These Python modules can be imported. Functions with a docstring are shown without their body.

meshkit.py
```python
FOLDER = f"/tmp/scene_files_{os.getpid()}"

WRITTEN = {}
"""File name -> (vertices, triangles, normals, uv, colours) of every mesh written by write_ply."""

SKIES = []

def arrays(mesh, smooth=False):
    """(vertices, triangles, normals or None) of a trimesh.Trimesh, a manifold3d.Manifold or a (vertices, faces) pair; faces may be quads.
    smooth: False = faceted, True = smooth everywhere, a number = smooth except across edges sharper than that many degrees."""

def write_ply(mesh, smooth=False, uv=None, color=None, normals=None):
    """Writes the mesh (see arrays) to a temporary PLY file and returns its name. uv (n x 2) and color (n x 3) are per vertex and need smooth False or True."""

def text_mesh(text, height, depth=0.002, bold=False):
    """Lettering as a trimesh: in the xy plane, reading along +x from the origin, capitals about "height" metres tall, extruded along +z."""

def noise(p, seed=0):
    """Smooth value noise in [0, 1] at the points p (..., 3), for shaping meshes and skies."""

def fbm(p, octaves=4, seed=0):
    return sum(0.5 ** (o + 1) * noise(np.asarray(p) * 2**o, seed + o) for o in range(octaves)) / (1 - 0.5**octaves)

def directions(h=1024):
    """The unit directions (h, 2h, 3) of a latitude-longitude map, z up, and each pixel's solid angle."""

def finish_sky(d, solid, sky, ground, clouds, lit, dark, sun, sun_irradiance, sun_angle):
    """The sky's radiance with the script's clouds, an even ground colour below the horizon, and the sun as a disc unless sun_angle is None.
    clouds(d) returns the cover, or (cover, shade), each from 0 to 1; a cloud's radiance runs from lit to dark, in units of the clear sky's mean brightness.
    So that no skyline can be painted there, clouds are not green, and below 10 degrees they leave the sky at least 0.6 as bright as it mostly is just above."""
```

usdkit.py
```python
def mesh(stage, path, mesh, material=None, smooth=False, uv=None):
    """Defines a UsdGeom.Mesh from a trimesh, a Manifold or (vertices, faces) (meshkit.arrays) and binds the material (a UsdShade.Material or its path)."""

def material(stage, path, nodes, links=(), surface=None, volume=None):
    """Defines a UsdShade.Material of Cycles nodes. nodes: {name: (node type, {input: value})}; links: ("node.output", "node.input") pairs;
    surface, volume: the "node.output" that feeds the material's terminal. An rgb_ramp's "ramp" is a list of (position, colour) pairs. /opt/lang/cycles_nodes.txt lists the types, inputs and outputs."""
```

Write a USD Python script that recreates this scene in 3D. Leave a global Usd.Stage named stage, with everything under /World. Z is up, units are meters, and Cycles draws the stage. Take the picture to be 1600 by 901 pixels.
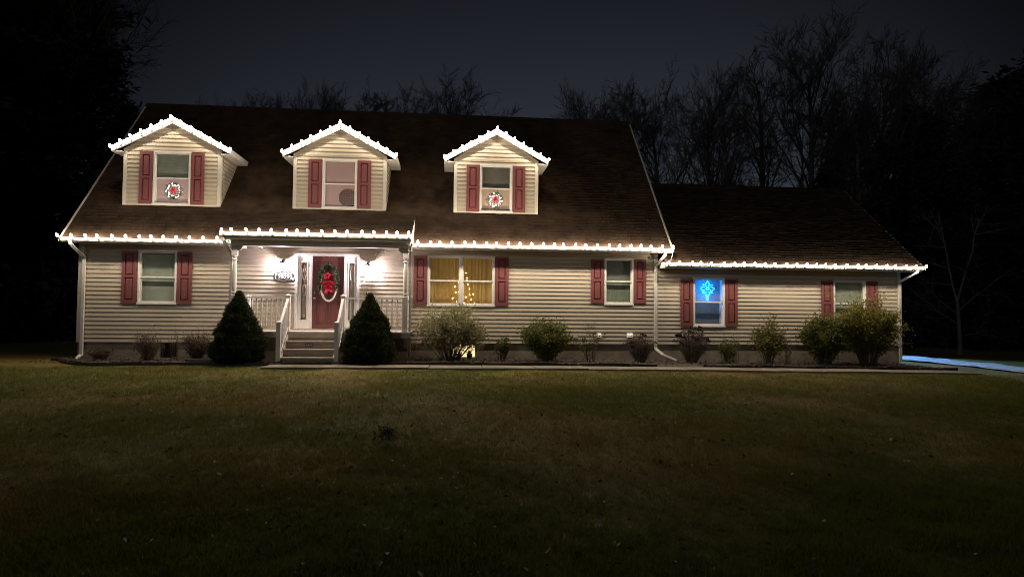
import math, random
import numpy as np
import trimesh
import meshkit, usdkit
from pxr import Usd, UsdGeom, UsdLux, UsdShade, Gf, Sdf

stage = Usd.Stage.CreateInMemory()
UsdGeom.SetStageUpAxis(stage, UsdGeom.Tokens.z)
UsdGeom.SetStageMetersPerUnit(stage, 1.0)
UsdGeom.Xform.Define(stage, '/World')
UsdGeom.Scope.Define(stage, '/World/Looks')

# ------------------------------------------------------------------ camera
cam = UsdGeom.Camera.Define(stage, '/World/camera')
cam.CreateFocalLengthAttr(22.5)
cam.CreateHorizontalApertureAttr(36.0)
cam.CreateVerticalApertureAttr(20.25)
cam.CreateClippingRangeAttr(Gf.Vec2f(0.1, 2000))
cam.CreateExposureAttr(0.0)
_R = np.array([[0.99534782, 0.09555849, -0.01229991], [-0.09595142, 0.9947062, -0.03678188], [0.00871998, 0.03779096, 0.99924762]])
_m = Gf.Matrix4d(1.0)
for _k, _v in enumerate((_R[:, 0], _R[:, 2], -_R[:, 1])):
    _m.SetRow(_k, Gf.Vec4d(*map(float, _v), 0))
_m.SetRow(3, Gf.Vec4d(10.3574, -18.9696, 0.9122, 1))
cam.AddTransformOp().Set(_m)

# ------------------------------------------------------------------ sky and moon
SKY = 0.0053
MOON_EL, MOON_AZ = 0.30, 3.5      # radians; azimuth = atan2(x, y)
sky_mat = usdkit.material(stage, '/World/Looks/night_sky', {
    's': ('sky_texture', {'sky_type': 'single_scattering', 'sun_disc': False, 'sun_elevation': MOON_EL, 'sun_rotation': MOON_AZ, 'air_density': 1.0, 'aerosol_density': 2.0, 'ozone_density': 1.0}),
    'd': ('hsv', {'saturation': 0.44, 'value': 1.0}),
    't': ('texture_coordinate', {}), 'z': ('separate_xyz', {}), 'gl': ('map_range', {'from_min': 0.02, 'from_max': 0.55, 'to_min': 1.75, 'to_max': 0.55, 'clamp': True}),
    'tint': ('mix', {'mix_type': 'multiply', 'fac': 1.0, 'color2': (0.92, 0.93, 1.08)}),
    'dt': ('vector_math', {'math_type': 'dot_product', 'vector2': (0.12, 0.985, 0.12)}), 'az': ('map_range', {'range_type': 'smoothstep', 'from_min': 0.72, 'from_max': 0.99, 'to_min': 0.16, 'to_max': 1.08, 'clamp': True}),
    'w2': ('math', {'math_type': 'multiply'}),
    'w': ('math', {'math_type': 'multiply', 'value2': SKY}),
    'b': ('background_shader', {})},
    [('s.color', 'd.color'), ('d.color', 'tint.color1'), ('tint.color', 'b.color'), ('t.generated', 'z.vector'), ('z.z', 'gl.value'), ('gl.result', 'w.value1'), ('w.value', 'w2.value1'), ('t.generated', 'dt.vector1'), ('dt.value', 'az.value'), ('az.result', 'w2.value2'), ('w2.value', 'b.strength')], surface='b.background')
sky = UsdLux.DomeLight.Define(stage, '/World/sky')
UsdShade.MaterialBindingAPI.Apply(sky.GetPrim()).Bind(sky_mat)
sky.GetPrim().SetCustomDataByKey('kind', 'structure')
moon = UsdLux.DistantLight.Define(stage, '/World/moon')
moon.CreateIntensityAttr(0.035)
moon.CreateNormalizeAttr(True)
moon.CreateAngleAttr(0.5)
moon.CreateColorAttr(Gf.Vec3f(0.85, 0.92, 1.0))
_ds = np.array([math.sin(MOON_AZ) * math.cos(MOON_EL), math.cos(MOON_AZ) * math.cos(MOON_EL), math.sin(MOON_EL)])
_zz = Gf.Vec3d(*map(float, _ds)); _xx = Gf.Cross(Gf.Vec3d(0, 0, 1), _zz).GetNormalized(); _yy = Gf.Cross(_zz, _xx)
_m = Gf.Matrix4d(1.0)
for _k, _v in enumerate((_xx, _yy, _zz)):
    _m.SetRow(_k, Gf.Vec4d(_v[0], _v[1], _v[2], 0))
moon.AddTransformOp().Set(_m)

BULB_L = 19500.0       # radiance of the eave bulbs
LAMP_L = 4700.0       # porch lantern bulbs

# ------------------------------------------------------------------ helpers
rng = random.Random(7)
_used = {}

def numbered(parent, name):
    k = (parent, name); n = _used.get(k, 0); _used[k] = n + 1
    return name if n == 0 else f'{name}_{n:03d}'

def path_of(parent):
    return '/World' if parent is None else (parent if isinstance(parent, str) else str(parent.GetPath()))

def tag(prim, label=None, cat=None, group=None, kind=None):
    for k, v in (('label', label), ('category', cat), ('group', group), ('kind', kind)):
        if v:
            prim.SetCustomDataByKey(k, v)
    return prim

def xf(name, parent=None, loc=None, rotz=0, scale=None, **t):
    pp = path_of(parent)
    x = UsdGeom.Xform.Define(stage, f'{pp}/{numbered(pp, name)}')
    if loc is not None:
        x.AddTranslateOp().Set(Gf.Vec3d(*map(float, loc)))
        if rotz: x.AddRotateZOp().Set(float(rotz))
        if scale is not None: x.AddScaleOp().Set(Gf.Vec3f(*map(float, scale)))
    return tag(x.GetPrim(), **t)

class M:
    """Collects triangles."""
    def __init__(s): s.v, s.f, s.n = [], [], 0
    def add(s, v, f):
        v = np.asarray(v, float); f = np.asarray(f, int)
        if f.shape[1] == 4: f = np.vstack([f[:, [0, 1, 2]], f[:, [0, 2, 3]]])
        s.v.append(v); s.f.append(f + s.n); s.n += len(v); return s
    def tm(s, t, T=None):
        t = t.copy()
        if T is not None: t.apply_transform(T)
        return s.add(t.vertices, t.faces)
    def box(s, x0, x1, y0, y1, z0, z1):
        v = [(x, y, z) for x in (x0, x1) for y in (y0, y1) for z in (z0, z1)]
        return s.add(v, [(0, 1, 3, 2), (4, 6, 7, 5), (0, 4, 5, 1), (2, 3, 7, 6), (0, 2, 6, 4), (1, 5, 7, 3)])
    def prismx(s, prof, x0, x1):
        """Closed convex-ish profile of (y, z), counter-clockwise seen from +x, run along x."""
        n = len(prof); v = [(x0, y, z) for y, z in prof] + [(x1, y, z) for y, z in prof]
        f = [(i, i + n, (i + 1) % n + n) for i in range(n)] + [(i, (i + 1) % n + n, (i + 1) % n) for i in range(n)]
        f += [(0, i + 1, i) for i in range(1, n - 1)][::1] + [(n, n + i, n + i + 1) for i in range(1, n - 1)]
        return s.add(v, np.array(f))
    def prismy(s, poly, y0, y1):
        """Profile of (x, z) run along y."""
        n = len(poly); v = [(x, y0, z) for x, z in poly] + [(x, y1, z) for x, z in poly]
        f = [(i, (i + 1) % n, (i + 1) % n + n) for i in range(n)] + [(i, (i + 1) % n + n, i + n) for i in range(n)]
        f += [(0, i, i + 1) for i in range(1, n - 1)] + [(n, n + i + 1, n + i) for i in range(1, n - 1)]
        return s.add(v, np.array(f))
    def tube(s, pts, r, sides=8, cap=True):
        pts = np.asarray(pts, float); r = np.broadcast_to(np.asarray(r, float), (len(pts),))
        return s.add(*tubes([(pts, r)], sides, cap))
    def lathe(s, prof, c=(0, 0, 0), sides=16):
        """prof: (radius, z) from bottom to top."""
        a = np.arange(sides) * 2 * math.pi / sides; n = len(prof)
        v = np.array([(c[0] + r * math.cos(t), c[1] + r * math.sin(t), c[2] + z) for r, z in prof for t in a])
        f = [(i * sides + j, i * sides + (j + 1) % sides, (i + 1) * sides + (j + 1) % sides, (i + 1) * sides + j) for i in range(n - 1) for j in range(sides)]
        return s.add(v, np.array(f))
    def ball(s, c, r, sub=1, sc=(1, 1, 1)):
        t = trimesh.creation.icosphere(sub, 1.0)
        return s.add(t.vertices * np.asarray(sc) * r + np.asarray(c), t.faces)
    def bar(s, a, b, w, h, up=(0, 0, 1)):
        """A straight bar of width w and height h from a to b."""
        a, b = np.asarray(a, float), np.asarray(b, float); d = b - a; d /= np.linalg.norm(d)
        u = np.cross(d, up); u /= np.linalg.norm(u); k = np.cross(u, d)
        v = [p + u * sx * w / 2 + k * sz * h / 2 for p in (a, b) for sx in (-1, 1) for sz in (-1, 1)]
        return s.add(v, [(0, 1, 3, 2), (4, 6, 7, 5), (0, 4, 5, 1), (2, 3, 7, 6), (0, 2, 6, 4), (1, 5, 7, 3)])
    def get(s): return np.vstack(s.v), np.vstack(s.f)
    def build(s, name, mat, parent=None, smooth=False, **t):
        pp = path_of(parent); v, f = s.get()
        tm = trimesh.Trimesh(v, f, process=False)
        m = usdkit.mesh(stage, f'{pp}/{numbered(pp, name)}', tm, MAT[mat], smooth=smooth)
        return tag(m.GetPrim(), **t)

def tubes(lst, sides=3, cap=False):
    """Many polylines as tubes at once: lst of (points n x 3, radii n)."""
    V, F, base = [], [], 0
    by = {}
    for p, r in lst: by.setdefault(len(p), []).append((p, r))
    ang = np.arange(sides) * 2 * math.pi / sides
    for n, g in by.items():
        P = np.stack([x[0] for x in g]); Rr = np.stack([np.broadcast_to(x[1], (n,)) for x in g])
        T = np.gradient(P, axis=1); T /= np.linalg.norm(T, axis=2, keepdims=True) + 1e-12
        m = T.mean(1); ref = np.where(np.abs(m[:, 2:3]) < 0.8, [[0, 0, 1.0]], [[1.0, 0, 0]])[:, None, :]
        A = np.cross(T, np.broadcast_to(ref, T.shape)); A /= np.linalg.norm(A, axis=2, keepdims=True) + 1e-12
        B = np.cross(T, A)
        v = P[:, :, None] + Rr[:, :, None, None] * (np.cos(ang)[None, None, :, None] * A[:, :, None] + np.sin(ang)[None, None, :, None] * B[:, :, None])
        G = len(g); v = v.reshape(-1, 3)
        i, j = np.meshgrid(np.arange(n - 1), np.arange(sides), indexing='ij')
        q = np.stack([i * sides + j, i * sides + (j + 1) % sides, (i + 1) * sides + (j + 1) % sides, (i + 1) * sides + j], -1).reshape(-1, 4)
        q = (q[None] + (np.arange(G) * n * sides)[:, None, None]).reshape(-1, 4)
        f = np.vstack([q[:, [0, 1, 2]], q[:, [0, 2, 3]]])
        if cap:
            c0 = [(0, k + 1, k) for k in range(1, sides - 1)]; c1 = [((n - 1) * sides, (n - 1) * sides + k, (n - 1) * sides + k + 1) for k in range(1, sides - 1)]
            cc = np.array(c0 + c1)
            f = np.vstack([f, (cc[None] + (np.arange(G) * n * sides)[:, None, None]).reshape(-1, 3)])
        V.append(v); F.append(f + base); base += len(v)
    return np.vstack(V), np.vstack(F)

def copy_of(src, name, loc, rotz, scale, **t):
    x = UsdGeom.Xform.Define(stage, '/World/' + numbered('/World', name))
    x.AddTranslateOp().Set(Gf.Vec3d(*map(float, loc))); x.AddRotateZOp().Set(float(rotz)); x.AddScaleOp().Set(Gf.Vec3f(*map(float, scale)))
    pr = x.GetPrim(); pr.GetReferences().AddInternalReference(src.GetPath()); pr.SetInstanceable(True)
    return tag(pr, **t)

# ------------------------------------------------------------------ materials
MAT = {}

def mat(name, color, rough=0.6, var=0.15, scale=6.0, stretch=(1, 1, 1), island=0.0, bump=0.0, bscale=60.0, metallic=0.0, trans=None, spec=None, detail=4.0):
    """A surface whose colour wanders with noise (var) and, where wanted, from piece to piece (island)."""
    c = np.array(color, float)
    n = {'g': ('geometry', {}), 'mp': ('mapping', {'scale': stretch}), 'n': ('noise_texture', {'scale': scale, 'detail': detail, 'roughness': 0.6}),
         'r': ('rgb_ramp', {'ramp': [(0.28, tuple(np.clip(c * (1 - var * 1.6), 0, 1))), (0.5, tuple(c)), (0.72, tuple(np.clip(c * (1 + var * 1.6), 0, 1)))]}),
         'p': ('principled_bsdf', {'roughness': rough, 'metallic': metallic})}
    if spec is not None: n['p'][1]['specular_ior_level'] = spec
    l = [('g.position', 'mp.vector'), ('mp.vector', 'n.vector'), ('n.fac', 'r.fac')]
    col = 'r.color'
    if island:
        n['ir'] = ('map_range', {'from_min': 0.0, 'from_max': 1.0, 'to_min': 1 - island, 'to_max': 1 + island})
        n['im'] = ('hsv', {'saturation': 1.0})
        l += [('g.random_per_island', 'ir.value'), ('ir.result', 'im.value'), (col, 'im.color')]; col = 'im.color'
    l.append((col, 'p.base_color'))
    if bump:
        n['bn'] = ('noise_texture', {'scale': bscale, 'detail': 3.0}); n['bu'] = ('bump', {'strength': 0.6, 'distance': bump})
        l += [('mp.vector', 'bn.vector'), ('bn.fac', 'bu.height'), ('bu.normal', 'p.normal')]
    surf = 'p.BSDF'
    if trans:
        n['t'] = ('translucent_bsdf', {}); n['x'] = ('mix_closure', {'fac': trans})
        l += [(col, 't.color'), ('p.BSDF', 'x.closure1'), ('t.BSDF', 'x.closure2')]; surf = 'x.closure'
    MAT[name] = usdkit.material(stage, f'/World/Looks/{name}', n, l, surface=surf)

def glow(name, color, strength):
    MAT[name] = usdkit.material(stage, f'/World/Looks/{name}', {'e': ('emission', {'color': color, 'strength': strength})}, [], surface='e.emission')

def leaf(name, stops, trans=0.25, rough=0.5):
    """Leaves: one tone per leaf."""
    MAT[name] = usdkit.material(stage, f'/World/Looks/{name}', {
        'g': ('geometry', {}), 'r': ('rgb_ramp', {'ramp': stops}), 'p': ('principled_bsdf', {'roughness': rough}), 't': ('translucent_bsdf', {}), 'x': ('mix_closure', {'fac': trans})},
        [('g.random_per_island', 'r.fac'), ('r.color', 'p.base_color'), ('r.color', 't.color'), ('p.BSDF', 'x.closure1'), ('t.BSDF', 'x.closure2')], surface='x.closure')

mat('vinyl_siding', (0.405, 0.342, 0.258), 0.55, 0.035, 1.2, (0.5, 1, 1), island=0.03, spec=0.25)
mat('white_trim', (0.61, 0.58, 0.53), 0.45, 0.05, 4.0)
mat('trim_beige', (0.45, 0.405, 0.335), 0.5, 0.05, 4.0)
mat('white_vinyl', (0.70, 0.66, 0.61), 0.4, 0.05, 5.0)
mat('post_paint', (0.42, 0.38, 0.35), 0.5, 0.08, 6.0)
mat('gutter_white', (0.48, 0.455, 0.41), 0.35, 0.07, 3.0, (1, 1, 4))
mat('soffit', (0.50, 0.46, 0.40), 0.6, 0.06, 3.0)
mat('shutter_red', (0.155, 0.042, 0.039), 0.55, 0.12, 8.0, (6, 1, 1), bump=0.0012, bscale=30)
mat('shutter_groove', (0.09, 0.018, 0.02), 0.6, 0.1, 8.0)
mat('door_red', (0.12, 0.038, 0.032), 0.4, 0.15, 5.0, (6, 1, 0.6), bump=0.001, bscale=30)
mat('shingle', (0.058, 0.036, 0.0225), 0.95, 0.30, 2.2, spec=0.08, island=0.28, bump=0.004, bscale=140)
mat('concrete', (0.19, 0.155, 0.115), 0.9, 0.22, 2.5, bump=0.004, bscale=40)
mat('path_concrete', (0.20, 0.16, 0.115), 0.9, 0.25, 1.6, bump=0.004, bscale=50)
mat('deck', (0.50, 0.43, 0.36), 0.65, 0.15, 5.0, (0.6, 5, 1), island=0.1)
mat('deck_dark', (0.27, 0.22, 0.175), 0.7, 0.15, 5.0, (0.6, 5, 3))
mat('porch_floor', (0.50, 0.45, 0.40), 0.55, 0.12, 4.0, (5, 0.5, 1), island=0.06)
mat('dark_metal', (0.03, 0.028, 0.026), 0.4, 0.1, 10.0, metallic=0.6)
mat('brass', (0.62, 0.55, 0.44), 0.25, 0.1, 10.0, metallic=1.0)
mat('wire', (0.03, 0.05, 0.03), 0.5, 0.1, 10.0)
mat('interior', (0.10, 0.09, 0.08), 0.9, 0.1, 2.0)
mat('blind_grey', (0.36, 0.37, 0.30), 0.6, 0.12, 3.0, island=0.1)
mat('blind_dark', (0.085, 0.085, 0.07), 0.6, 0.15, 3.0, island=0.12)
mat('blind_dim', (0.17, 0.15, 0.12), 0.7, 0.1, 3.0)
mat('blind_cream', (0.34, 0.26, 0.22), 0.6, 0.08, 3.0, island=0.1)
mat('shade_white', (0.26, 0.27, 0.30), 0.8, 0.05, 3.0)
mat('screen_grey', (0.11, 0.115, 0.105), 0.8, 0.1, 4.0)
mat('valance', (0.16, 0.165, 0.15), 0.8, 0.25, 30.0, (3, 1, 1))
mat('curtain_green', (0.17, 0.19, 0.14), 0.8, 0.2, 10.0, (6, 1, 0.3))
mat('hall_sheer', (0.34, 0.24, 0.16), 0.9, 0.2, 9.0, (5, 1, 0.5))
mat('mulch', (0.05, 0.035, 0.022), 0.95, 0.45, 9.0, bump=0.03, bscale=22)
mat('edging', (0.02, 0.018, 0.017), 0.5, 0.2, 8.0)
mat('bark', (0.10, 0.085, 0.07), 0.9, 0.25, 6.0, (3, 3, 0.6), bump=0.01, bscale=25)
mat('pale_bark', (0.085, 0.08, 0.07), 0.9, 0.25, 6.0, (3, 3, 0.6), bump=0.01, bscale=25)
mat('twig', (0.075, 0.06, 0.048), 0.9, 0.2, 6.0)
mat('dry_stem', (0.13, 0.095, 0.06), 0.9, 0.25, 6.0)
mat('gravel', (0.42, 0.42, 0.41), 0.95, 0.42, 3.5, bump=0.05, bscale=14, detail=8.0)
mat('sign_white', (0.75, 0.72, 0.68), 0.4, 0.03, 10.0)
mat('sign_black', (0.03, 0.028, 0.028), 0.45, 0.1, 10.0)
mat('red_ribbon', (0.55, 0.012, 0.035), 0.55, 0.25, 14.0, trans=0.2)
mat('rope_cream', (0.72, 0.66, 0.52), 0.8, 0.12, 40.0, bump=0.003, bscale=90)
mat('pot_dark', (0.03, 0.022, 0.018), 0.7, 0.2, 8.0)
mat('vent_white', (0.78, 0.74, 0.68), 0.5, 0.04, 6.0)
mat('vent_grey', (0.16, 0.13, 0.10), 0.6, 0.1, 6.0)
mat('wicker', (0.16, 0.095, 0.09), 0.8, 0.25, 20.0)
leaf('spruce_needles', [(0, (0.030, 0.038, 0.011)), (0.6, (0.085, 0.09, 0.022)), (1, (0.22, 0.18, 0.045))], 0.3, 0.7)
leaf('wreath_green', [(0, (0.04, 0.09, 0.04)), (0.5, (0.10, 0.19, 0.10)), (1, (0.35, 0.45, 0.33))], 0.25)
leaf('variegated_leaves', [(0, (0.24, 0.22, 0.10)), (0.5, (0.50, 0.44, 0.25)), (1, (0.72, 0.64, 0.45))], 0.4)
leaf('green_leaves', [(0, (0.085, 0.095, 0.010)), (0.6, (0.21, 0.215, 0.018)), (1, (0.38, 0.33, 0.04))], 0.45)
leaf('yellow_leaves', [(0, (0.11, 0.105, 0.015)), (0.5, (0.28, 0.235, 0.03)), (1, (0.46, 0.33, 0.05))], 0.4)
leaf('autumn_leaves', [(0, (0.15, 0.135, 0.010)), (0.4, (0.42, 0.34, 0.02)), (0.8, (0.66, 0.46, 0.03)), (1, (0.60, 0.25, 0.03))], 0.45)
leaf('dry_leaves', [(0, (0.09, 0.06, 0.03)), (0.5, (0.20, 0.13, 0.065)), (1, (0.34, 0.23, 0.12))], 0.25, 0.8)
leaf('flower_heads', [(0, (0.035, 0.016, 0.014)), (0.6, (0.075, 0.03, 0.025)), (1, (0.12, 0.06, 0.045))], 0.1, 0.8)
MAT['grass_blades'] = usdkit.material(stage, '/World/Looks/grass_blades', {
    'g': ('geometry', {}), 'n': ('noise_texture', {'scale': 0.30, 'detail': 4.0, 'roughness': 0.6}), 'w': ('map_range', {'from_min': 0.46, 'from_max': 0.65, 'clamp': True}),
    'a': ('rgb_ramp', {'ramp': [(0, (0.115, 0.13, 0.018)), (0.7, (0.23, 0.235, 0.034)), (1, (0.38, 0.33, 0.09))]}),
    'b': ('rgb_ramp', {'ramp': [(0, (0.19, 0.14, 0.03)), (0.6, (0.33, 0.235, 0.06)), (1, (0.50, 0.37, 0.16))]}),
    'm': ('mix', {}), 'p': ('principled_bsdf', {'roughness': 0.8, 'specular_ior_level': 0.2}), 't': ('translucent_bsdf', {}), 'x': ('mix_closure', {'fac': 0.45})},
    [('g.position', 'n.vector'), ('n.fac', 'w.value'), ('w.result', 'm.fac'), ('g.random_per_island', 'a.fac'), ('g.random_per_island', 'b.fac'), ('a.color', 'm.color1'), ('b.color', 'm.color2'),
     ('m.color', 'p.base_color'), ('m.color', 't.color'), ('p.BSDF', 'x.closure1'), ('t.BSDF', 'x.closure2')], surface='x.closure')
leaf('fallen_leaf', [(0, (0.06, 0.035, 0.015)), (0.7, (0.14, 0.085, 0.04)), (0.93, (0.22, 0.15, 0.08)), (1, (0.5, 0.42, 0.3))], 0.1, 0.7)
leaf('dark_evergreen', [(0, (0.012, 0.016, 0.010)), (1, (0.03, 0.038, 0.022))], 0.1, 0.8)
leaf('brush', [(0, (0.02, 0.018, 0.013)), (1, (0.05, 0.043, 0.03))], 0.1, 0.9)
glow('ceiling_glow', (1.0, 0.86, 0.74), 9.0)
glow('wreath_light', (1.0, 0.74, 0.72), 16.0)
glow('tree_light', (1.0, 0.66, 0.16), 34.0)
glow('star_light', (0.004, 0.25, 1.0), 60.0)
glow('lit_basement', (1.0, 0.72, 0.36), 1.6)
glow('flood_lens', (0.62, 0.80, 1.0), 30.0)
# glass pane: clear with a fresnel gloss
MAT['bulb_glass'] = usdkit.material(stage, '/World/Looks/bulb_glass', {
    't': ('transparent_bsdf', {'color': (0.98, 0.98, 0.98)}), 'g': ('emission', {'color': (1.0, 0.87, 0.70), 'strength': 70.0}), 'x': ('mix_closure', {'fac': 0.10})},
    [('t.BSDF', 'x.closure1'), ('g.emission', 'x.closure2')], surface='x.closure')
MAT['lamp_glass'] = usdkit.material(stage, '/World/Looks/lamp_glass', {
    't': ('transparent_bsdf', {'color': (0.98, 0.98, 0.98)}), 'g': ('emission', {'color': (1.0, 0.93, 0.95), 'strength': 60.0}), 'x': ('mix_closure', {'fac': 0.15})},
    [('t.BSDF', 'x.closure1'), ('g.emission', 'x.closure2')], surface='x.closure')
MAT['pane'] = usdkit.material(stage, '/World/Looks/pane', {
    'f': ('layer_weight', {'blend': 0.5}), 'pw': ('math', {'math_type': 'power', 'value2': 5.0}), 'mr': ('map_range', {'to_min': 0.03, 'to_max': 0.9}),
    't': ('transparent_bsdf', {'color': (0.95, 0.97, 0.96)}), 'g': ('glossy_bsdf', {'roughness': 0.03, 'color': (1, 1, 1)}), 'x': ('mix_closure', {})},
    [('f.facing', 'pw.value1'), ('pw.value', 'mr.value'), ('mr.result', 'x.fac'), ('t.BSDF', 'x.closure1'), ('g.BSDF', 'x.closure2')], surface='x.closure')
# curtains with the lit room behind them: warm cloth that the room's lamp shines through, woven in folds
MAT['lit_curtain'] = usdkit.material(stage, '/World/Looks/lit_curtain', {
    'g': ('geometry', {}), 'm': ('mapping', {'scale': (16, 1, 0.35)}), 'n': ('noise_texture', {'scale': 1.0, 'detail': 3}),
    'r': ('rgb_ramp', {'ramp': [(0.3, (0.26, 0.15, 0.045)), (0.7, (0.46, 0.30, 0.11))]}),
    'p': ('principled_bsdf', {'roughness': 0.9, 'emission_color': (1.0, 0.58, 0.17), 'emission_strength': 0.062})},
    [('g.position', 'm.vector'), ('m.vector', 'n.vector'), ('n.fac', 'r.fac'), ('r.color', 'p.base_color')], surface='p.BSDF')
for _n, _c, _e, _k in (('lit_blind_pink', (0.40, 0.27, 0.25), (1.0, 0.62, 0.55), 0.21), ('lit_blind_peach', (0.44, 0.30, 0.22), (1.0, 0.60, 0.40), 0.24)):
    MAT[_n] = usdkit.material(stage, f'/World/Looks/{_n}', {'p': ('principled_bsdf', {'roughness': 0.9, 'base_color': _c, 'emission_color': _e, 'emission_strength': _k})}, [], surface='p.BSDF')
MAT['lit_shade'] = usdkit.material(stage, '/World/Looks/lit_shade', {
    'p': ('principled_bsdf', {'roughness': 0.9, 'base_color': (0.34, 0.22, 0.20), 'emission_color': (1.0, 0.55, 0.47), 'emission_strength': 0.11})}, [], surface='p.BSDF')
# lawn soil and thatch: green with straw-brown patches
MAT['lawn'] = usdkit.material(stage, '/World/Looks/lawn', {
    'g': ('geometry', {}), 'n1': ('noise_texture', {'scale': 0.32, 'detail': 4.0, 'roughness': 0.6}), 'n2': ('noise_texture', {'scale': 9.0, 'detail': 6.0, 'roughness': 0.7}),
    'mx': ('mix_float', {'fac': 0.42}), 'r': ('rgb_ramp', {'ramp': [(0.36, (0.07, 0.072, 0.015)), (0.48, (0.13, 0.12, 0.025)), (0.56, (0.21, 0.145, 0.04)), (0.68, (0.28, 0.19, 0.07))]}),
    'bn': ('noise_texture', {'scale': 26.0, 'detail': 5.0, 'roughness': 0.7}), 'bu': ('bump', {'strength': 0.8, 'distance': 0.05}), 'p': ('principled_bsdf', {'roughness': 0.95, 'specular_ior_level': 0.15})},
    [('g.position', 'n1.vector'), ('g.position', 'n2.vector'), ('g.position', 'bn.vector'), ('n1.fac', 'mx.a'), ('n2.fac', 'mx.b'), ('mx.result', 'r.fac'), ('r.color', 'p.base_color'), ('bn.fac', 'bu.height'), ('bu.normal', 'p.normal')], surface='p.BSDF')

# ------------------------------------------------------------------ ground
_GX = np.array([-60, -20, 0, 6, 10.6, 15, 22.5, 26, 30, 50, 90.0])
_GZ = np.array([-0.9, -0.62, -0.50, -0.475, -0.49, -0.52, -0.60, -0.655, -0.74, -1.1, -1.8])

def gz(x, y):
    x = np.asarray(x, float); y = np.asarray(y, float)
    return np.interp(x, _GX, _GZ) + 0.018 * np.minimum(y + 3.3, 0)

def ground_sheet(name, xs, ys, lift, material, bumpy=0.0, parent=None, seed=0, **t):
    X, Yv = np.meshgrid(xs, ys, indexing='ij')
    Z = gz(X, Yv) + lift
    if bumpy:
        P = np.stack([X * 1.3, Yv * 1.3, np.zeros_like(X)], -1)
        Z = Z + bumpy * (meshkit.fbm(P, 4, seed) - 0.5)
    if name == 'driveway': X = X + .28 * (meshkit.fbm(np.stack([0 * X, Yv * .9, 0 * X + 3], -1), 3, 2) - .5) * np.where((X < 26.5) | (X > 28.3), 1.0, .6)
    n, m = X.shape; idx = np.arange(n * m).reshape(n, m)
    q = np.stack([idx[:-1, :-1], idx[1:, :-1], idx[1:, 1:], idx[:-1, 1:]], -1).reshape(-1, 4)
    return M().add(np.stack([X, Yv, Z], -1).reshape(-1, 3), q).build(name, material, parent, smooth=True, **t)

ground_sheet('lawn', np.concatenate([np.linspace(-160, -14, 14), np.linspace(-12, 36, 241), np.linspace(40, 190, 14)]),
             np.concatenate([np.linspace(-90, -22, 8), np.linspace(-20, 4, 161), np.linspace(6, 180, 30)]), 0.0, 'lawn', 0.07, kind='structure')
# concrete path along the front, in poured slabs
pth = xf('path', kind='structure')
for k in range(14):
    x0, x1 = 5.9 + k * 1.32, 5.9 + (k + 1) * 1.32 - 0.018
    ys = (-3.26 + 0.02 * math.sin(k * 1.7), -2.44); b = M()
    v = [(x, y, float(gz(x, y)) + h) for x in (x0, x1) for y in ys for h in (-0.12, 0.045 + 0.004 * (k % 3))]
    b.add(v, [(0, 1, 3, 2), (4, 6, 7, 5), (0, 4, 5, 1), (2, 3, 7, 6), (0, 2, 6, 4), (1, 5, 7, 3)])
    b.build('slab', 'path_concrete', pth)
# gravel drive at the far end, running past the house
ground_sheet('driveway', np.linspace(26.35, 28.5, 20), np.linspace(-40, 16, 300), 0.05, 'gravel', 0.07, seed=5, kind='structure')

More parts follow.
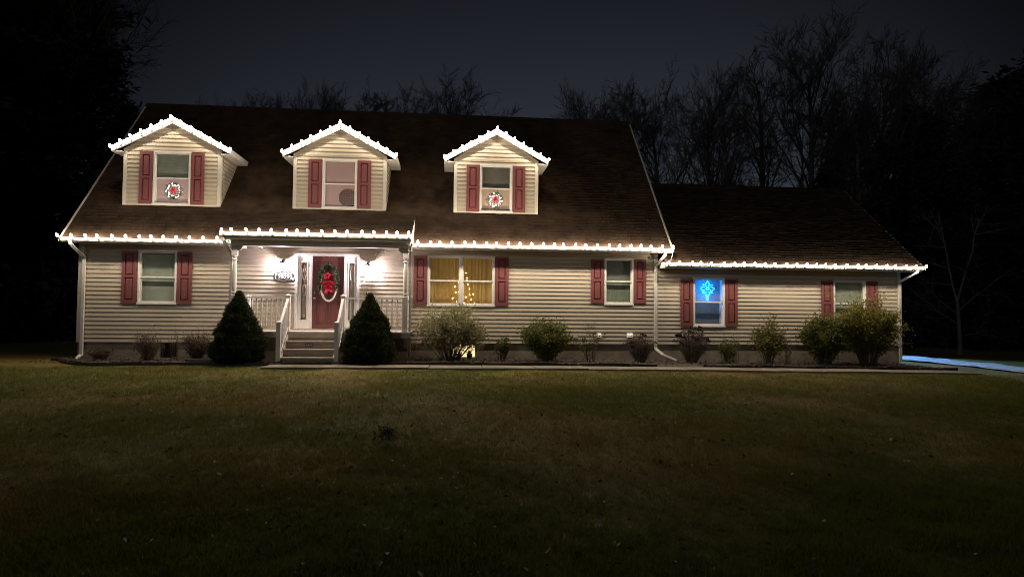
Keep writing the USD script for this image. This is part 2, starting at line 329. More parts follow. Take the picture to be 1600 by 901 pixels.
# planting beds
def bed(x0, x1, front):
    xs = np.linspace(x0, x1, int((x1 - x0) * 5)); ts = np.linspace(0, 1, 14)
    X = np.repeat(xs[:, None], len(ts), 1); F = np.array([front(x) for x in xs])[:, None]; Yv = F * ts[None]
    Z = gz(X, Yv) + 0.045 + 0.05 * (meshkit.fbm(np.stack([X * 3, Yv * 3, 0 * X], -1), 3, 3) - 0.5) - 0.03 * (ts[None] > 0.97)
    idx = np.arange(X.size).reshape(X.shape)
    q = np.stack([idx[:-1, :-1], idx[:-1, 1:], idx[1:, 1:], idx[1:, :-1]], -1).reshape(-1, 4)
    return M().add(np.stack([X, Yv, Z], -1).reshape(-1, 3), q).build('mulch_bed', 'mulch', smooth=True, kind='structure')

front_l = lambda x: -2.05 * min(1.0, max(0.12, (x + 0.35) / 1.8)) ** 0.6 - 0.25 * (x > 3.4) * min(1, (x - 3.4))
front_r = lambda x: -2.12
bed(-0.3, 5.9, front_l); bed(7.55, 24.6, front_r)

def edging(x0, x1, front, h, label):
    xs = np.linspace(x0, x1, int((x1 - x0) * 6))
    p = [(x, front(x) - 0.03, float(gz(x, front(x))) + h / 2 + 0.012 * math.sin(x * 3.1)) for x in xs]
    m = M()
    for a, b in zip(p[:-1], p[1:]): m.bar(a, b, 0.05, h)
    m.build('garden_edging', 'edging', label=label, cat='edging') if False else m.build('garden_edging', 'edging', **{'label': label, 'cat': 'edging'})

edging(-0.3, 5.85, front_l, 0.09, 'dark curved garden edging round the bed under the far left window')
edging(8.6, 15.9, front_r, 0.10, 'dark garden edging between the steps and the middle downspout')
edging(17.2, 24.6, front_r, 0.10, 'dark garden edging along the bed of the lower wing')

# ------------------------------------------------------------------ house
house = xf('house', loc=(0, 0, 0), label='long beige sided cape house with brown roof, three dormers and a lower wing', cat='house')
C = 0.12
W, WX = 16.57, 24.5            # main width, wing end
openings_main, openings_wing = [], []

def split(x0, x1, z0, z1, ops):
    """The rectangle minus the openings: rows of (x0, x1, z0, z1)."""
    xs = sorted({x0, x1, *[x for o in ops for x in o[:2] if x0 < x < x1]})
    cols = []
    for a, b in zip(xs[:-1], xs[1:]):
        zs = [(z0, z1)]
        for o in ops:
            if o[0] < (a + b) / 2 < o[1]:
                zs = [s for q in zs for s in ((q[0], min(q[1], o[2])), (max(q[0], o[3]), q[1])) if s[1] - s[0] > 1e-4]
        cols.append([a, b, zs])
    out = []
    for c in cols:
        if out and out[-1][2] == c[2] and abs(out[-1][1] - c[0]) < 1e-6: out[-1][1] = c[1]
        else: out.append(c)
    return [(a, b, s[0], s[1]) for a, b, zs in out for s in zs]

def board(x0, x1, z0, z1, k0, Y0, m=None, tx0=None, tx1=None):
    """One lap of siding on the plane y = Y0 facing -y; its course starts at height k0."""
    m = m or M()
    yy = lambda z: Y0 - (0.028 - 0.023 * (z - k0) / C)
    tx0 = x0 if tx0 is None else tx0; tx1 = x1 if tx1 is None else tx1
    v = [(x0, yy(z0), z0), (x1, yy(z0), z0), (tx1, yy(z1), z1), (tx0, yy(z1), z1), (x0, Y0, z0), (x1, Y0, z0), (tx1, Y0, z1), (tx0, Y0, z1)]
    return m.add(v, [(0, 1, 2, 3), (4, 7, 6, 5), (0, 4, 5, 1), (3, 2, 6, 7), (0, 3, 7, 4), (1, 5, 6, 2)])

def sided_wall(name, x0, x1, z0, z1, Y0, ops, parent, back=0.12):
    w = xf(name, parent)
    k = z0
    while k < z1 - 1e-6:
        t = min(k + C, z1)
        for a, b, lo, hi in split(x0, x1, k, t, ops):
            if b - a > 0.02 and hi - lo > 0.006: board(a, b, lo, hi, k, Y0).build('siding_board', 'vinyl_siding', w)
        k += C
    m = M()
    for a, b, lo, hi in split(x0, x1, z0, z1, ops): m.box(a, b, Y0 + 0.003, Y0 + back, lo, hi)
    m.build('sheathing', 'interior', w)
    return w

def frame_rect(m, x0, x1, z0, z1, w, y0, y1):
    m.box(x0, x0 + w, y0, y1, z0, z1); m.box(x1 - w, x1, y0, y1, z0, z1)
    m.box(x0 + w, x1 - w, y0, y1, z1 - w, z1); m.box(x0 + w, x1 - w, y0, y1, z0, z0 + w)
    return m

def window(x0, x1, z0, z1, Y0, back, ops, label=None, mullion=False, lower_back=None, slats=False, depth=0.14):
    """Outer trim x0..x1, z0..z1 on the wall y = Y0; double hung; the inside cover hangs `depth` behind the wall."""
    T = 0.046
    if ops is not None: ops.append((x0 + 0.03, x1 - 0.03, z0 + 0.03, z1 - 0.03))
    w = xf('window', house, label=label)
    frame_rect(M(), x0, x1, z0, z1, T, Y0 - 0.042, Y0 + 0.05).build('frame', 'white_trim', w)
    M().box(x0 - 0.015, x1 + 0.015, Y0 - 0.056, Y0 - 0.0425, z0 - 0.012, z0 + 0.026).build('sill', 'white_trim', w)
    units = [(x0 + T, x1 - T)]
    if mullion:
        xm = (x0 + x1) / 2; units = [(x0 + T, xm - 0.045), (xm + 0.045, x1 - T)]
        M().box(xm - 0.045, xm + 0.045, Y0 - 0.040, Y0 + 0.05, z0 + T, z1 - T).build('mullion', 'white_trim', w)
    zm = (z0 + z1) / 2
    for a, b in units:
        s = M(); frame_rect(s, a + 0.002, b - 0.002, zm - 0.02, z1 - T - 0.002, 0.028, Y0 - 0.004, Y0 + 0.02); s.build('upper_sash', 'white_vinyl', w)
        s = M(); frame_rect(s, a + 0.002, b - 0.002, z0 + T + 0.002, zm + 0.02, 0.031, Y0 + 0.0215, Y0 + 0.045); s.build('lower_sash', 'white_vinyl', w)
        M().box(a + 0.03, b - 0.03, Y0 + 0.006, Y0 + 0.010, zm, z1 - T - 0.03).build('pane', 'pane', w)
        M().box(a + 0.03, b - 0.03, Y0 + 0.031, Y0 + 0.035, z0 + T + 0.03, zm).build('pane', 'pane', w)
        # jambs of the recess
        s = M(); s.box(a - 0.02, a, Y0 + 0.051, Y0 + depth + .02, z0 + T, z1 - T); s.box(b, b + 0.02, Y0 + 0.051, Y0 + depth + .02, z0 + T, z1 - T)
        s.box(a, b, Y0 + 0.051, Y0 + depth + .02, z1 - T, z1 - T + 0.02); s.box(a, b, Y0 + 0.051, Y0 + depth + .02, z0 + T - 0.02, z0 + T); s.build('jamb', 'white_vinyl', w)
        if slats:
            zt = z1 - T; nsl = int((zt - zm) / 0.05)
            for half, mt in ((1, back), (0, lower_back or back)):
                m = M(); lo, hi = ((zm, zt) if half else (z0 + T, zm)); n = int((hi - lo) / 0.045)
                for k in range(n):
                    zc = lo + (k + 0.5) * (hi - lo) / n
                    m.bar((a + 0.01, Y0 + depth - 0.03, zc), (b - 0.01, Y0 + depth - 0.03, zc), 0.006, 0.047, up=(0, 0.25, 1))
                m.build('blind_slats', mt, w, kind='stuff')
            M().box(a, b, Y0 + depth, Y0 + depth + 0.01, z0 + T, z1 - T).build('blind_back', 'blind_dark', w)
        elif lower_back:
            M().box(a, b, Y0 + depth - 0.03, Y0 + depth - 0.02, zm, z1 - T).build('shade', back, w)
            M().box(a, b, Y0 + depth, Y0 + depth + 0.01, z0 + T, zm + 0.02).build('lower_shade', lower_back, w)
        else:
            # gathered cloth: a wavy sheet
            n = 60; xs = np.linspace(a, b, n); yv = Y0 + depth + 0.012 * np.sin(xs * 46 + 2 * np.sin(xs * 9)); m = M()
            v = np.array([(x, y, z) for x, y in zip(xs, yv) for z in (z0 + T, z1 - T)])
            m.add(v, [(2 * i, 2 * i + 2, 2 * i + 3, 2 * i + 1) for i in range(n - 1)]); m.build('curtain', back, w, smooth=True)
    return w

def shutter(x0, x1, z0, z1, Y0, label=None):
    s = xf('shutter', house, label=label)
    zm = z0 + (z1 - z0) * 0.52; w = (x1 - x0) * 0.22
    y0, y1 = Y0 - 0.052, Y0 - 0.021
    f = M(); f.box(x0, x0 + w, y0, y1, z0, z1); f.box(x1 - w, x1, y0, y1, z0, z1)
    for a, b in ((z0, z0 + 0.11), (zm - 0.035, zm + 0.035), (z1 - 0.08, z1)): f.box(x0 + w, x1 - w, y0 + 0.001, y1, a, b)
    f.build('stile_frame', 'shutter_red', s)
    for a, b in ((z0 + 0.11, zm - 0.035), (zm + 0.035, z1 - 0.08)):
        M().box(x0 + w, x1 - w, y1 - 0.008, y1, a, b).build('groove', 'shutter_groove', s)
        g = 0.026; m = M(); X0, X1, Z0, Z1 = x0 + w + g, x1 - w - g, a + g, b - g; yb, yf = y1 - 0.008, y0 + 0.006
        v = [(X0, yb, Z0), (X1, yb, Z0), (X1, yb, Z1), (X0, yb, Z1), (X0 + .012, yf, Z0 + .012), (X1 - .012, yf, Z0 + .012), (X1 - .012, yf, Z1 - .012), (X0 + .012, yf, Z1 - .012)]
        m.add(v, [(4, 5, 6, 7), (0, 1, 5, 4), (1, 2, 6, 5), (2, 3, 7, 6), (3, 0, 4, 7)]); m.build('panel', 'shutter_red', s)

# windows of the main front
window(1.585, 2.63, 1.07, 2.59, 0, 'blind_grey', openings_main, 'window left of the porch with a pale green blind', lower_back='blind_grey')
window(9.68, 11.66, 1.095, 2.58, 0, 'lit_curtain', openings_main, 'double window with curtains glowing amber', mullion=True, depth=0.42)
window(14.975, 15.87, 1.18, 2.59, 0, 'valance', openings_main, 'small window with a lace valance', lower_back='curtain_green')
for a, b, z0, z1 in ((1.15, 1.55, 1.07, 2.56), (2.65, 3.05, 1.07, 2.56), (9.275, 9.665, 1.11, 2.56), (11.675, 12.07, 1.11, 2.57), (14.565, 14.955, 1.22, 2.55), (15.885, 16.26, 1.23, 2.56)):
    shutter(a, b, z0, z1, 0)
# windows of the wing
window(17.745, 18.75, 0.54, 2.04, 0, 'shade_white', openings_wing, 'wing window with a shade lit blue', lower_back='screen_grey', depth=0.27)
window(22.27, 23.35, 0.55, 2.02, 0, 'blind_grey', openings_wing, 'far wing window behind the large shrub', lower_back='blind_grey')
for a, b in ((17.34, 17.73), (18.765, 19.15), (21.87, 22.255), (23.365, 23.74)): shutter(a, b, 0.55, 1.99, 0)
openings_main.append((5.93, 7.68, 0.39, 2.54))        # entrance

sided_wall('front_wall', 0.12, W - 0.06, 0, 2.745, 0, openings_main, house)
sided_wall('wing_wall', W + 0.06, WX - 0.11, 0, 2.30, 0, openings_wing, house)
for x0, x1, zt in ((-0.005, 0.12, 2.745), (W - 0.06, W + 0.06, 2.745), (WX - 0.11, WX + 0.01, 2.30)): M().box(x0, x1, -0.032, 0.1, -0.01, zt).build('corner_board', 'trim_beige', house)
# side and back walls, gables
m = M()
for k in range(23):
    for xw, sgn, zb in ((0, -1, 8.3),):
        z0, z1 = k * C, (k + 1) * C
        v = [(-0.02, 0.1, z0), (-0.02, 8.3, z0), (-0.003, 8.3, z1), (-0.003, 0.1, z1), (0, 0.1, z0), (0, 8.3, z0)]
        m.add(v, [(0, 3, 2, 1), (0, 1, 5, 4)])
k = 0
while 2.76 + k * C < 7.8:
    z0, z1 = 2.76 + k * C, 2.76 + (k + 1) * C
    h0, h1 = (8.05 - z0) / 1.107 - 0.04, max(0.01, (8.05 - z1) / 1.107 - 0.04)
    m.add([(-0.02, 4.16 - h0, z0), (-0.02, 4.16 + h0, z0), (-0.003, 4.16 + h1, z1), (-0.003, 4.16 - h1, z1)], [(0, 3, 2, 1)])
    m.add([(W + 0.02, 4.16 - h0, z0), (W + 0.02, 4.16 + h0, z0), (W + 0.003, 4.16 + h1, z1), (W + 0.003, 4.16 - h1, z1)], [(0, 1, 2, 3)])
    k += 1
for k in range(20):
    z0, z1 = k * C, (k + 1) * C
    m.add([(WX + 0.03, 0.1, z0), (WX + 0.03, 7, z0), (WX + 0.012, 7, z1), (WX + 0.012, 0.1, z1)], [(0, 1, 2, 3)])
k = 0
while 2.40 + k * C < 5.4:
    z0, z1 = 2.40 + k * C, 2.40 + (k + 1) * C
    h0, h1 = (5.55 - z0) / 0.78 - 0.04, max(0.01, (5.55 - z1) / 0.78 - 0.04)
    m.add([(WX + 0.03, 3.5 - h0, z0), (WX + 0.03, 3.5 + h0, z0), (WX + 0.012, 3.5 + h1, z1), (WX + 0.012, 3.5 - h1, z1)], [(0, 1, 2, 3)]); k += 1
m.box(0, W, 8.2, 8.3, 0, 2.8); m.box(W, WX, 6.9, 7.0, 0, 2.4); m.box(W - 0.1, W, 0.13, 8.2, 0, 2.745); m.box(0, 0.09, 0.13, 8.2, -0.01, 2.7); m.box(WX - 0.1, WX + .01, 0.13, 6.9, -0.01, 2.3)
m.build('side_walls', 'vinyl_siding', house)

# foundation with two basement windows
BW = [(10.36, 11.12, -0.42, -0.03), (2.22, 2.68, -0.44, -0.03)]
m = M()
for a, b, lo, hi in split(0.02, WX - 0.02, -1.1, -0.003, BW): m.box(a, b, 0.02, 0.16, lo, hi)
m.box(0.02, 0.16, 0.16, 8.2, -1.1, -0.02); m.box(WX - 0.16, WX - 0.02, 0.16, 6.9, -1.1, -0.02)
m.build('foundation', 'concrete', house)
for i, (a, b, lo, hi) in enumerate(BW):
    w = xf('basement_window', house, label='lit basement window' if i == 0 else 'dark basement window')
    frame_rect(M(), a, b, lo, hi, 0.022, 0.03, 0.08).build('frame', 'white_vinyl' if i == 0 else 'dark_metal', w)
    M().box(a + .02, b - .02, 0.05, 0.054, lo + .02, hi - .02).build('pane', 'pane', w)
    M().box(a, b, 0.30, 0.31, lo - .05, hi + .05).build('room', 'lit_basement' if i == 0 else 'interior', w)

# ---- roofs of overlapping shingle tabs
def shingles(name, x0, x1, ye, ze, yr, zr, parent, skip=None, seed=1, x0r=None):
    r = np.random.default_rng(seed)
    L = math.hypot(yr - ye, zr - ze); d = np.array([(yr - ye) / L, (zr - ze) / L]); n = np.array([-d[1], d[0]]) * (1 if d[0] > 0 else -1)
    if n[1] < 0: n = -n
    V, F, b = [], [], 0
    ex = 0.142; rows = int(math.ceil(L / ex))
    for i in range(rows):
        s0, s1 = i * ex, min((i + 1) * ex + 0.03, L)
        x = x0 - r.uniform(0, 0.3)
        while x < x1:
            w = r.uniform(0.17, 0.34); a, c = max(x, x0), min(x + w - 0.004, x1); x += w
            if c - a < 0.02: continue
            t = r.uniform(0.004, 0.009); sl = s0 + r.uniform(-0.004, 0.004)
            if skip and skip((a + c) / 2, ye + d[0] * (s0 + s1) / 2): continue
            P = lambda xx, s, h: (xx, ye + d[0] * s + n[0] * h, ze + d[1] * s + n[1] * h)
            V += [P(a, sl, t), P(c, sl, t), P(c, s1, 0.002), P(a, s1, 0.002), P(a, sl, -0.002), P(c, sl, -0.002)]
            F += [(b, b + 1, b + 2), (b, b + 2, b + 3), (b + 4, b + 5, b + 1), (b + 4, b + 1, b)]; b += 6
    F = np.array(F)
    if d[0] < 0: F = F[:, ::-1]
    return M().add(V, F).build(name, 'shingle', parent, kind='stuff')

DORMERS = [(0.88, 3.61, 2.32), (5.67, 8.40, 7.04), (10.42, 13.00, 11.70)]
DF = 0.45
def in_dormer(x, y): return any(a + 0.12 < x < b - 0.12 and DF + 0.16 < y < 2.2 for a, b, _ in DORMERS)
def under_porch(x, y): return 4.5 < x < 9.12 and y < 0.12
roof = xf('roof', house)
shingles('shingles', -0.24, W + 0.36, -0.53, 2.868, 4.16, 8.06, roof, lambda x, y: in_dormer(x, y) or under_porch(x, y), 1)
shingles('shingles', -0.24, W + 0.36, 8.85, 2.868, 4.16, 8.06, roof, None, 2)
M().prismx([(4.02, 7.925), (4.30, 7.925), (4.16, 8.085)], -0.24, W + 0.36).build('ridge_cap', 'shingle', roof)
m = M()
for xx in (-0.24, W + 0.31):
    for ye in (-0.53, 8.85):
        M().bar((xx + 0.025, ye, 2.775), (xx + 0.025, 4.16, 7.965), 0.05, 0.15, up=(0, 0, 1)).build('rake_board', 'soffit', roof)

m = M()   # roof deck seen from below
for a, b in ((-0.19, W + 0.31),):
    m.add([(a, -0.5, 2.80), (b, -0.5, 2.80), (b, -0.44, 2.86), (a, -0.44, 2.86)], [(0, 1, 2, 3)])
m.build('deck_edge', 'interior', roof)
wroof = xf('wing_roof', house)
shingles('shingles', W + 0.13, WX + 0.42, -0.53, 2.445, 3.5, 5.62, wroof, None, 3)
shingles('shingles', W + 0.13, WX + 0.42, 7.53, 2.445, 3.5, 5.62, wroof, None, 4)
M().prismx([(3.36, 5.54), (3.64, 5.54), (3.5, 5.645)], W + 0.13, WX + 0.42).build('ridge_cap', 'shingle', wroof)
for ye in (-0.53, 7.53): M().bar((WX + 0.39, ye, 2.36), (WX + 0.39, 3.5, 5.535), 0.05, 0.14).build('rake_board', 'soffit', wroof)

# ---- soffits, fascias, gutters
def gutter(x0, x1, yb, zb, zt, parent=house):
    g = xf('gutter', parent)
    d = 0.115
    pr = [(yb, zb), (yb, zt), (yb - d, zt), (yb - d, zt - 0.018), (yb - d + 0.014, zt - 0.034), (yb - d + 0.022, zb + 0.022), (yb - d + 0.036, zb)]
    M().prismx([pr[i] for i in range(len(pr))][::-1], x0, x1).build('trough', 'gutter_white', g)
    m = M(); m.box(x0 - 0.004, x0, yb - d - 0.003, yb, zb, zt + 0.003); m.box(x1, x1 + 0.004, yb - d - 0.003, yb, zb, zt + 0.003); m.build('end_caps', 'gutter_white', g)
    return g

def soffit(x0, x1, ye, z, fz0, fz1, parent=house):
    s = xf('soffit', parent)
    n = max(1, int(round((x1 - x0) / 0.3048))); m = M()
    for k in range(n * 2):     # grooved vinyl soffit strips
        a = x0 + k * (x1 - x0) / (2 * n); b = x0 + (k + 1) * (x1 - x0) / (2 * n) - 0.008
        m.box(a, b, ye, -0.022, z, z + 0.012)
    m.box(x0, x1, ye, -0.022, z + 0.012, z + 0.016); m.build('soffit_panels', 'soffit', s, kind='stuff')
    M().box(x0, x1, ye - 0.022, ye - 0.001, fz0, fz1).build('fascia', 'white_trim', s)

soffit(-0.23, 4.95, -0.44, 2.745, 2.728, 2.86); soffit(9.18, W + 0.34, -0.44, 2.745, 2.728, 2.86)
gutter(-0.25, 4.30, -0.463, 2.757, 2.853); gutter(9.26, W + 0.37, -0.463, 2.757, 2.853)
soffit(W + 0.14, WX + 0.40, -0.44, 2.302, 2.288, 2.43)
gutter(W + 0.14, WX + 0.44, -0.463, 2.333, 2.430)
M().prismy([(W + .10, 2.29), (W + .137, 2.29), (W + .137, 2.46), (W + .10, 2.46)], -0.46, 0.0).build('fascia_return', 'white_trim', house)
M().prismy([(4.952, 2.70), (4.972, 2.70), (4.972, 2.90), (4.952, 2.87)], -0.46, -0.025).build('fascia_return', 'white_trim', house)

def downspout(pts, name='downspout', w=0.075, t=0.055):
    m = M()
    for a, b in zip(pts[:-1], pts[1:]):
        a, b = np.array(a, float), np.array(b, float); d = (b - a) / np.linalg.norm(b - a)
        m.bar(a - d * 0.02, b + d * 0.02, w, t, up=(0, 1, 0.001) if abs(d[2]) > 0.5 else (0, 0.2, 1))
    for a in pts[1:-1]: m.ball(a, 0.042, 1)
    m.build(name, 'gutter_white', house)

downspout([(0.03, -0.52, 2.76), (0.03, -0.50, 2.68), (0.165, -0.07, 2.36), (0.165, -0.07, -0.36), (0.12, -0.2, -0.46)])
downspout([(16.70, -0.52, 2.76), (16.70, -0.49, 2.66), (16.55, -0.075, 2.36), (16.55, -0.075, -0.14), (16.72, -0.24, -0.30), (17.06, -0.42, -0.45)])
downspout([(24.72, -0.52, 2.34), (24.72, -0.50, 2.26), (24.45, -0.07, 1.99), (24.45, -0.07, -0.50)])
downspout([(4.40, -1.66, 2.86), (4.41, -1.60, 2.76), (4.50, -1.2, 2.45), (4.50, -1.2, -0.3)], w=0.065)
downspout([(9.24, -1.66, 2.86), (9.24, -1.55, 2.72), (9.25, -1.18, 2.58), (9.25, -1.18, -0.3)], w=0.065)

# ---- dormers
for di, (a, b, xc) in enumerate(DORMERS):
    d = xf('dormer', house, label=('dormer over the far left window', 'middle dormer over the porch', 'dormer nearest the wing')[di])
    z0, zw, zp = 3.965, 5.56, 6.43
    ww = (1.045, 1.02, 1.0)[di]; wz0, wz1 = 3.97, (5.525, 5.455, 5.43)[di]; wc = (2.235, 7.025, 11.705)[di]
    op = (wc - ww / 2 + 0.03, wc + ww / 2 - 0.03, wz0 + 0.03, wz1 - 0.03)
    k = z0; half = (b - a) / 2; cx = (a + b) / 2; slope = (zp - zw) / half
    while k < zw - 1e-6:
        t = min(k + C, zw)
        for p, q, lo, hi in split(a + 0.10, b - 0.10, k, t, [op]):
            if q - p > .02 and hi - lo > .006: board(p, q, lo, hi, k, DF).build('siding_board', 'vinyl_siding', d)
        k += C
    k = zw
    while k < zp - 0.05:
        t = min(k + C, zp - 0.02)
        w0, w1 = half * (zp - k) / (zp - zw) + 0.02, half * (zp - t) / (zp - zw) + 0.02
        board(cx - w0, cx + w0, k, t, k, DF, None, cx - w1, cx + w1).build('siding_board', 'vinyl_siding', d); k += C
    m = M()
    for p, q, lo, hi in split(a + 0.02, b - 0.02, z0 - .1, zw, [op]): m.box(p, q, DF + .003, DF + .1, lo, hi)
    m.prismy([(a + .02, zw), (b - .02, zw), (cx, zp)], DF + .003, DF + .1); m.build('sheathing', 'interior', d)
    for p in (a, b - .10): M().box(p, p + 0.10, DF - 0.03, DF + 0.1, z0 - .03, zw).build('corner_board', 'trim_beige', d)
    M().box(a, b, DF - 0.028, DF + .02, z0 - 0.05, z0 - 0.001).build('base_flashing', 'trim_beige', d)
    for xx, sg in ((a, -1), (b, 1)):   # cheeks
        m = M(); k = z0
        while k < zw - 1e-6:
            t = min(k + C, zw); ya0 = DF + .1; y1 = (k - 2.868) / 1.107 - 0.53 + 0.05; y2 = (t - 2.868) / 1.107 - 0.53 + 0.05
            v = [(xx + sg * 0.016, ya0, k), (xx + sg * 0.016, max(y1, ya0), k), (xx, max(y2, ya0), t), (xx, ya0, t)]
            m.add(v, [(0, 1, 2, 3)] if sg > 0 else [(0, 3, 2, 1)]); k += C
        m.build('cheek_siding', 'vinyl_siding', d)
    # gable roof: slopes 0.26 m past the walls, the rake 0.13 m in front
    ov = 0.30; yr0 = DF - 0.13; ze = zw - 0.03; zrp = zw + slope * half + 0.10
    ex = half + ov; sl = (zrp - ze - 0.09) / ex
    ztop = lambda u: zrp - sl * u                       # top of roof at distance u from the centre
    m = M(); back = (zrp - 2.868) / 1.107 - 0.53
    for sg in (-1, 1):
        for (u0, u1) in ((0, ex),):
            yb0, yb1 = (ztop(u0) - 2.868) / 1.107 - 0.5, (ztop(u1) - 2.868) / 1.107 - 0.5
            n = 14
            for i in range(n):      # courses
                ua, ub = ex - i * ex / n, ex - (i + 1) * ex / n - 0.02
                ub = max(ub, 0)
                v = [(cx + sg * ua, yr0, ztop(ua) + .012), (cx + sg * ua, (ztop(ua) - 2.868) / 1.107 - .45, ztop(ua) + .012), (cx + sg * ub, (ztop(ub) - 2.868) / 1.107 - .45, ztop(ub) + .002), (cx + sg * ub, yr0, ztop(ub) + .002),
                     (cx + sg * ua, yr0, ztop(ua)), (cx + sg * ua, (ztop(ua) - 2.868) / 1.107 - .45, ztop(ua))]
                f = [(0, 1, 2, 3), (4, 5, 1, 0)]
                m.add(v, f if sg > 0 else [x[::-1] for x in f])
    m.build('roof_shingles', 'shingle', d, kind='stuff')
    for sg in (-1, 1):               # sloping rake boards, level boxed soffits
        v = [(cx, yr0, zrp - 0.005), (cx + sg * ex, yr0, ztop(ex) - 0.005), (cx + sg * ex, yr0, ztop(ex) - 0.165), (cx, yr0, zrp - 0.195)]
        v += [(x, y + 0.03, z) for x, y, z in v]
        f = [(0, 3, 2, 1), (4, 5, 6, 7), (0, 1, 5, 4), (1, 2, 6, 5), (2, 3, 7, 6)]
        M().add(v, f if sg > 0 else [x[::-1] for x in f]).build('rake_board', 'white_trim', d)
        v = [(cx, yr0 + .03, zrp - .17), (cx + sg * ex, yr0 + .03, ztop(ex) - .15), (cx + sg * ex, DF - .02, ztop(ex) - .15), (cx, DF - .02, zrp - .17)]
        M().add(v, [(0, 1, 2, 3)] if sg < 0 else [(0, 3, 2, 1)]).build('rake_soffit', 'soffit', d)
        xa, xb = sorted((cx + sg * (half + 0.002), cx + sg * (ex - 0.02))); zs = ztop(ex) - .155
        yb = (zs - 2.868) / 1.107 - .53 + .1
        M().box(xa, xb, yr0 + .031, yb, zs, zs + .012).build('eave_soffit', 'soffit', d)
        M().box(*sorted((cx + sg * (ex - .02), cx + sg * ex)), yr0 + .031, yb + .1, zs - .004, ztop(ex) - .004).build('eave_fascia', 'white_trim', d)
    # window and shutters belong to the house
    lb = [('blind_grey', 'lit_blind_pink', True), ('lit_shade', 'lit_shade', False), ('blind_dim', 'lit_blind_peach', False)][di]
    window(wc - ww / 2, wc + ww / 2, wz0, wz1, DF, lb[0], None, ('left dormer window with slatted blind', 'middle dormer window with a pink glow', 'dormer window nearest the wing')[di], lower_back=lb[1], slats=lb[2], depth=0.12)
    sh = [(1.33, 1.70, 2.77, 3.14), (6.11, 6.505, 7.545, 7.94), (10.80, 11.195, 12.215, 12.60)][di]
    shutter(sh[0], sh[1], 3.975, wz1 - 0.03, DF); shutter(sh[2], sh[3], 3.975, wz1 - 0.03, DF)

# ---- porch
porch = xf('porch', house)
PY = -1.30
shingles('roof_shingles', 4.36, 9.30, -1.70, 2.972, 0.30, 3.79, porch, None, 6)
m = M()
for x0 in (4.375, 9.262): m.prismx([(-1.60, 2.80), (-0.40, 2.80), (-0.4, 2.98), (0.28, 3.755), (-1.60, 2.975)][::-1], x0, x0 + 0.02)
m.build('roof_ends', 'soffit', porch)
M().box(4.37, 9.29, -1.625, -1.60, 2.79, 2.97).build('fascia', 'white_trim', porch)
M().box(4.39, 9.27, -1.60, -1.385, 2.795, 2.807).build('eave_soffit', 'soffit', porch)
gutter(4.36, 9.29, -1.628, 2.862, 2.958, porch)
M().box(4.53, 9.21, -1.385, -1.22, 2.635, 2.795).build('beam', 'soffit', porch)
M().box(4.52, 9.22, -1.395, -1.3855, 2.752, 2.795).build('beam_trim', 'white_trim', porch)
m = M(); m.box(4.53, 4.66, -1.22, -0.46, 2.64, 2.79); m.box(9.08, 9.21, -1.22, -0.46, 2.64, 2.79); m.build('side_beams', 'soffit', porch)
m = M()
for k in range(15):
    a = 4.66 + k * 4.42 / 15; m.box(a, a + 4.42 / 15 - .006, -1.22, -0.025, 2.742, 2.752)
m.build('ceiling_panels', 'white_vinyl', porch, kind='stuff')
FZ = 0.36
for k in range(9):
    y0 = -1.45 + k * 0.161; M().box(4.45, 9.27, y0, y0 + 0.156, FZ - 0.03, FZ).build('floor_board', 'porch_floor', porch)
M().box(4.46, 9.26, -1.43, -1.40, 0.20, FZ - 0.031).build('rim_board', 'deck', porch)
m = M(); m.box(4.50, 9.22, -1.38, -1.34, -0.6, 0.20); m.box(4.50, 4.54, -1.34, 0, -0.6, .2); m.box(9.18, 9.22, -1.34, 0, -.6, .2); m.build('skirt', 'concrete', porch)

def turned_post(x, y):
    m = M(); h = 0.07
    m.box(x - h, x + h, y - h, y + h, FZ, 1.30); m.box(x - h, x + h, y - h, y + h, 2.38, 2.634)
    m.lathe([(0.068, 1.30), (0.072, 1.315), (0.045, 1.33), (0.045, 1.35), (0.066, 1.37), (0.068, 1.395), (0.046, 1.41), (0.052, 1.45), (0.064, 1.52), (0.060, 1.9), (0.047, 2.20), (0.045, 2.24), (0.062, 2.255), (0.062, 2.275), (0.043, 2.29), (0.045, 2.33), (0.066, 2.345), (0.068, 2.38)], (x, y, 0), 14)
    m.build('post', 'post_paint', porch, smooth=35)
    for sg in (-1, 1):
        xi = x + sg * h; n = 6
        poly = [(xi, 2.634), (xi, 2.50)] + [(xi + sg * 0.13 * math.sin(t), 2.634 - 0.134 * math.cos(t)) for t in np.linspace(0, math.pi / 2, n)]
        if 4.5 < xi + sg * .13 < 9.25: M().prismy(poly if sg < 0 else poly[::-1], y - .03, y + .03).build('post_bracket', 'post_paint', porch)
turned_post(4.62, PY); turned_post(9.13, PY)

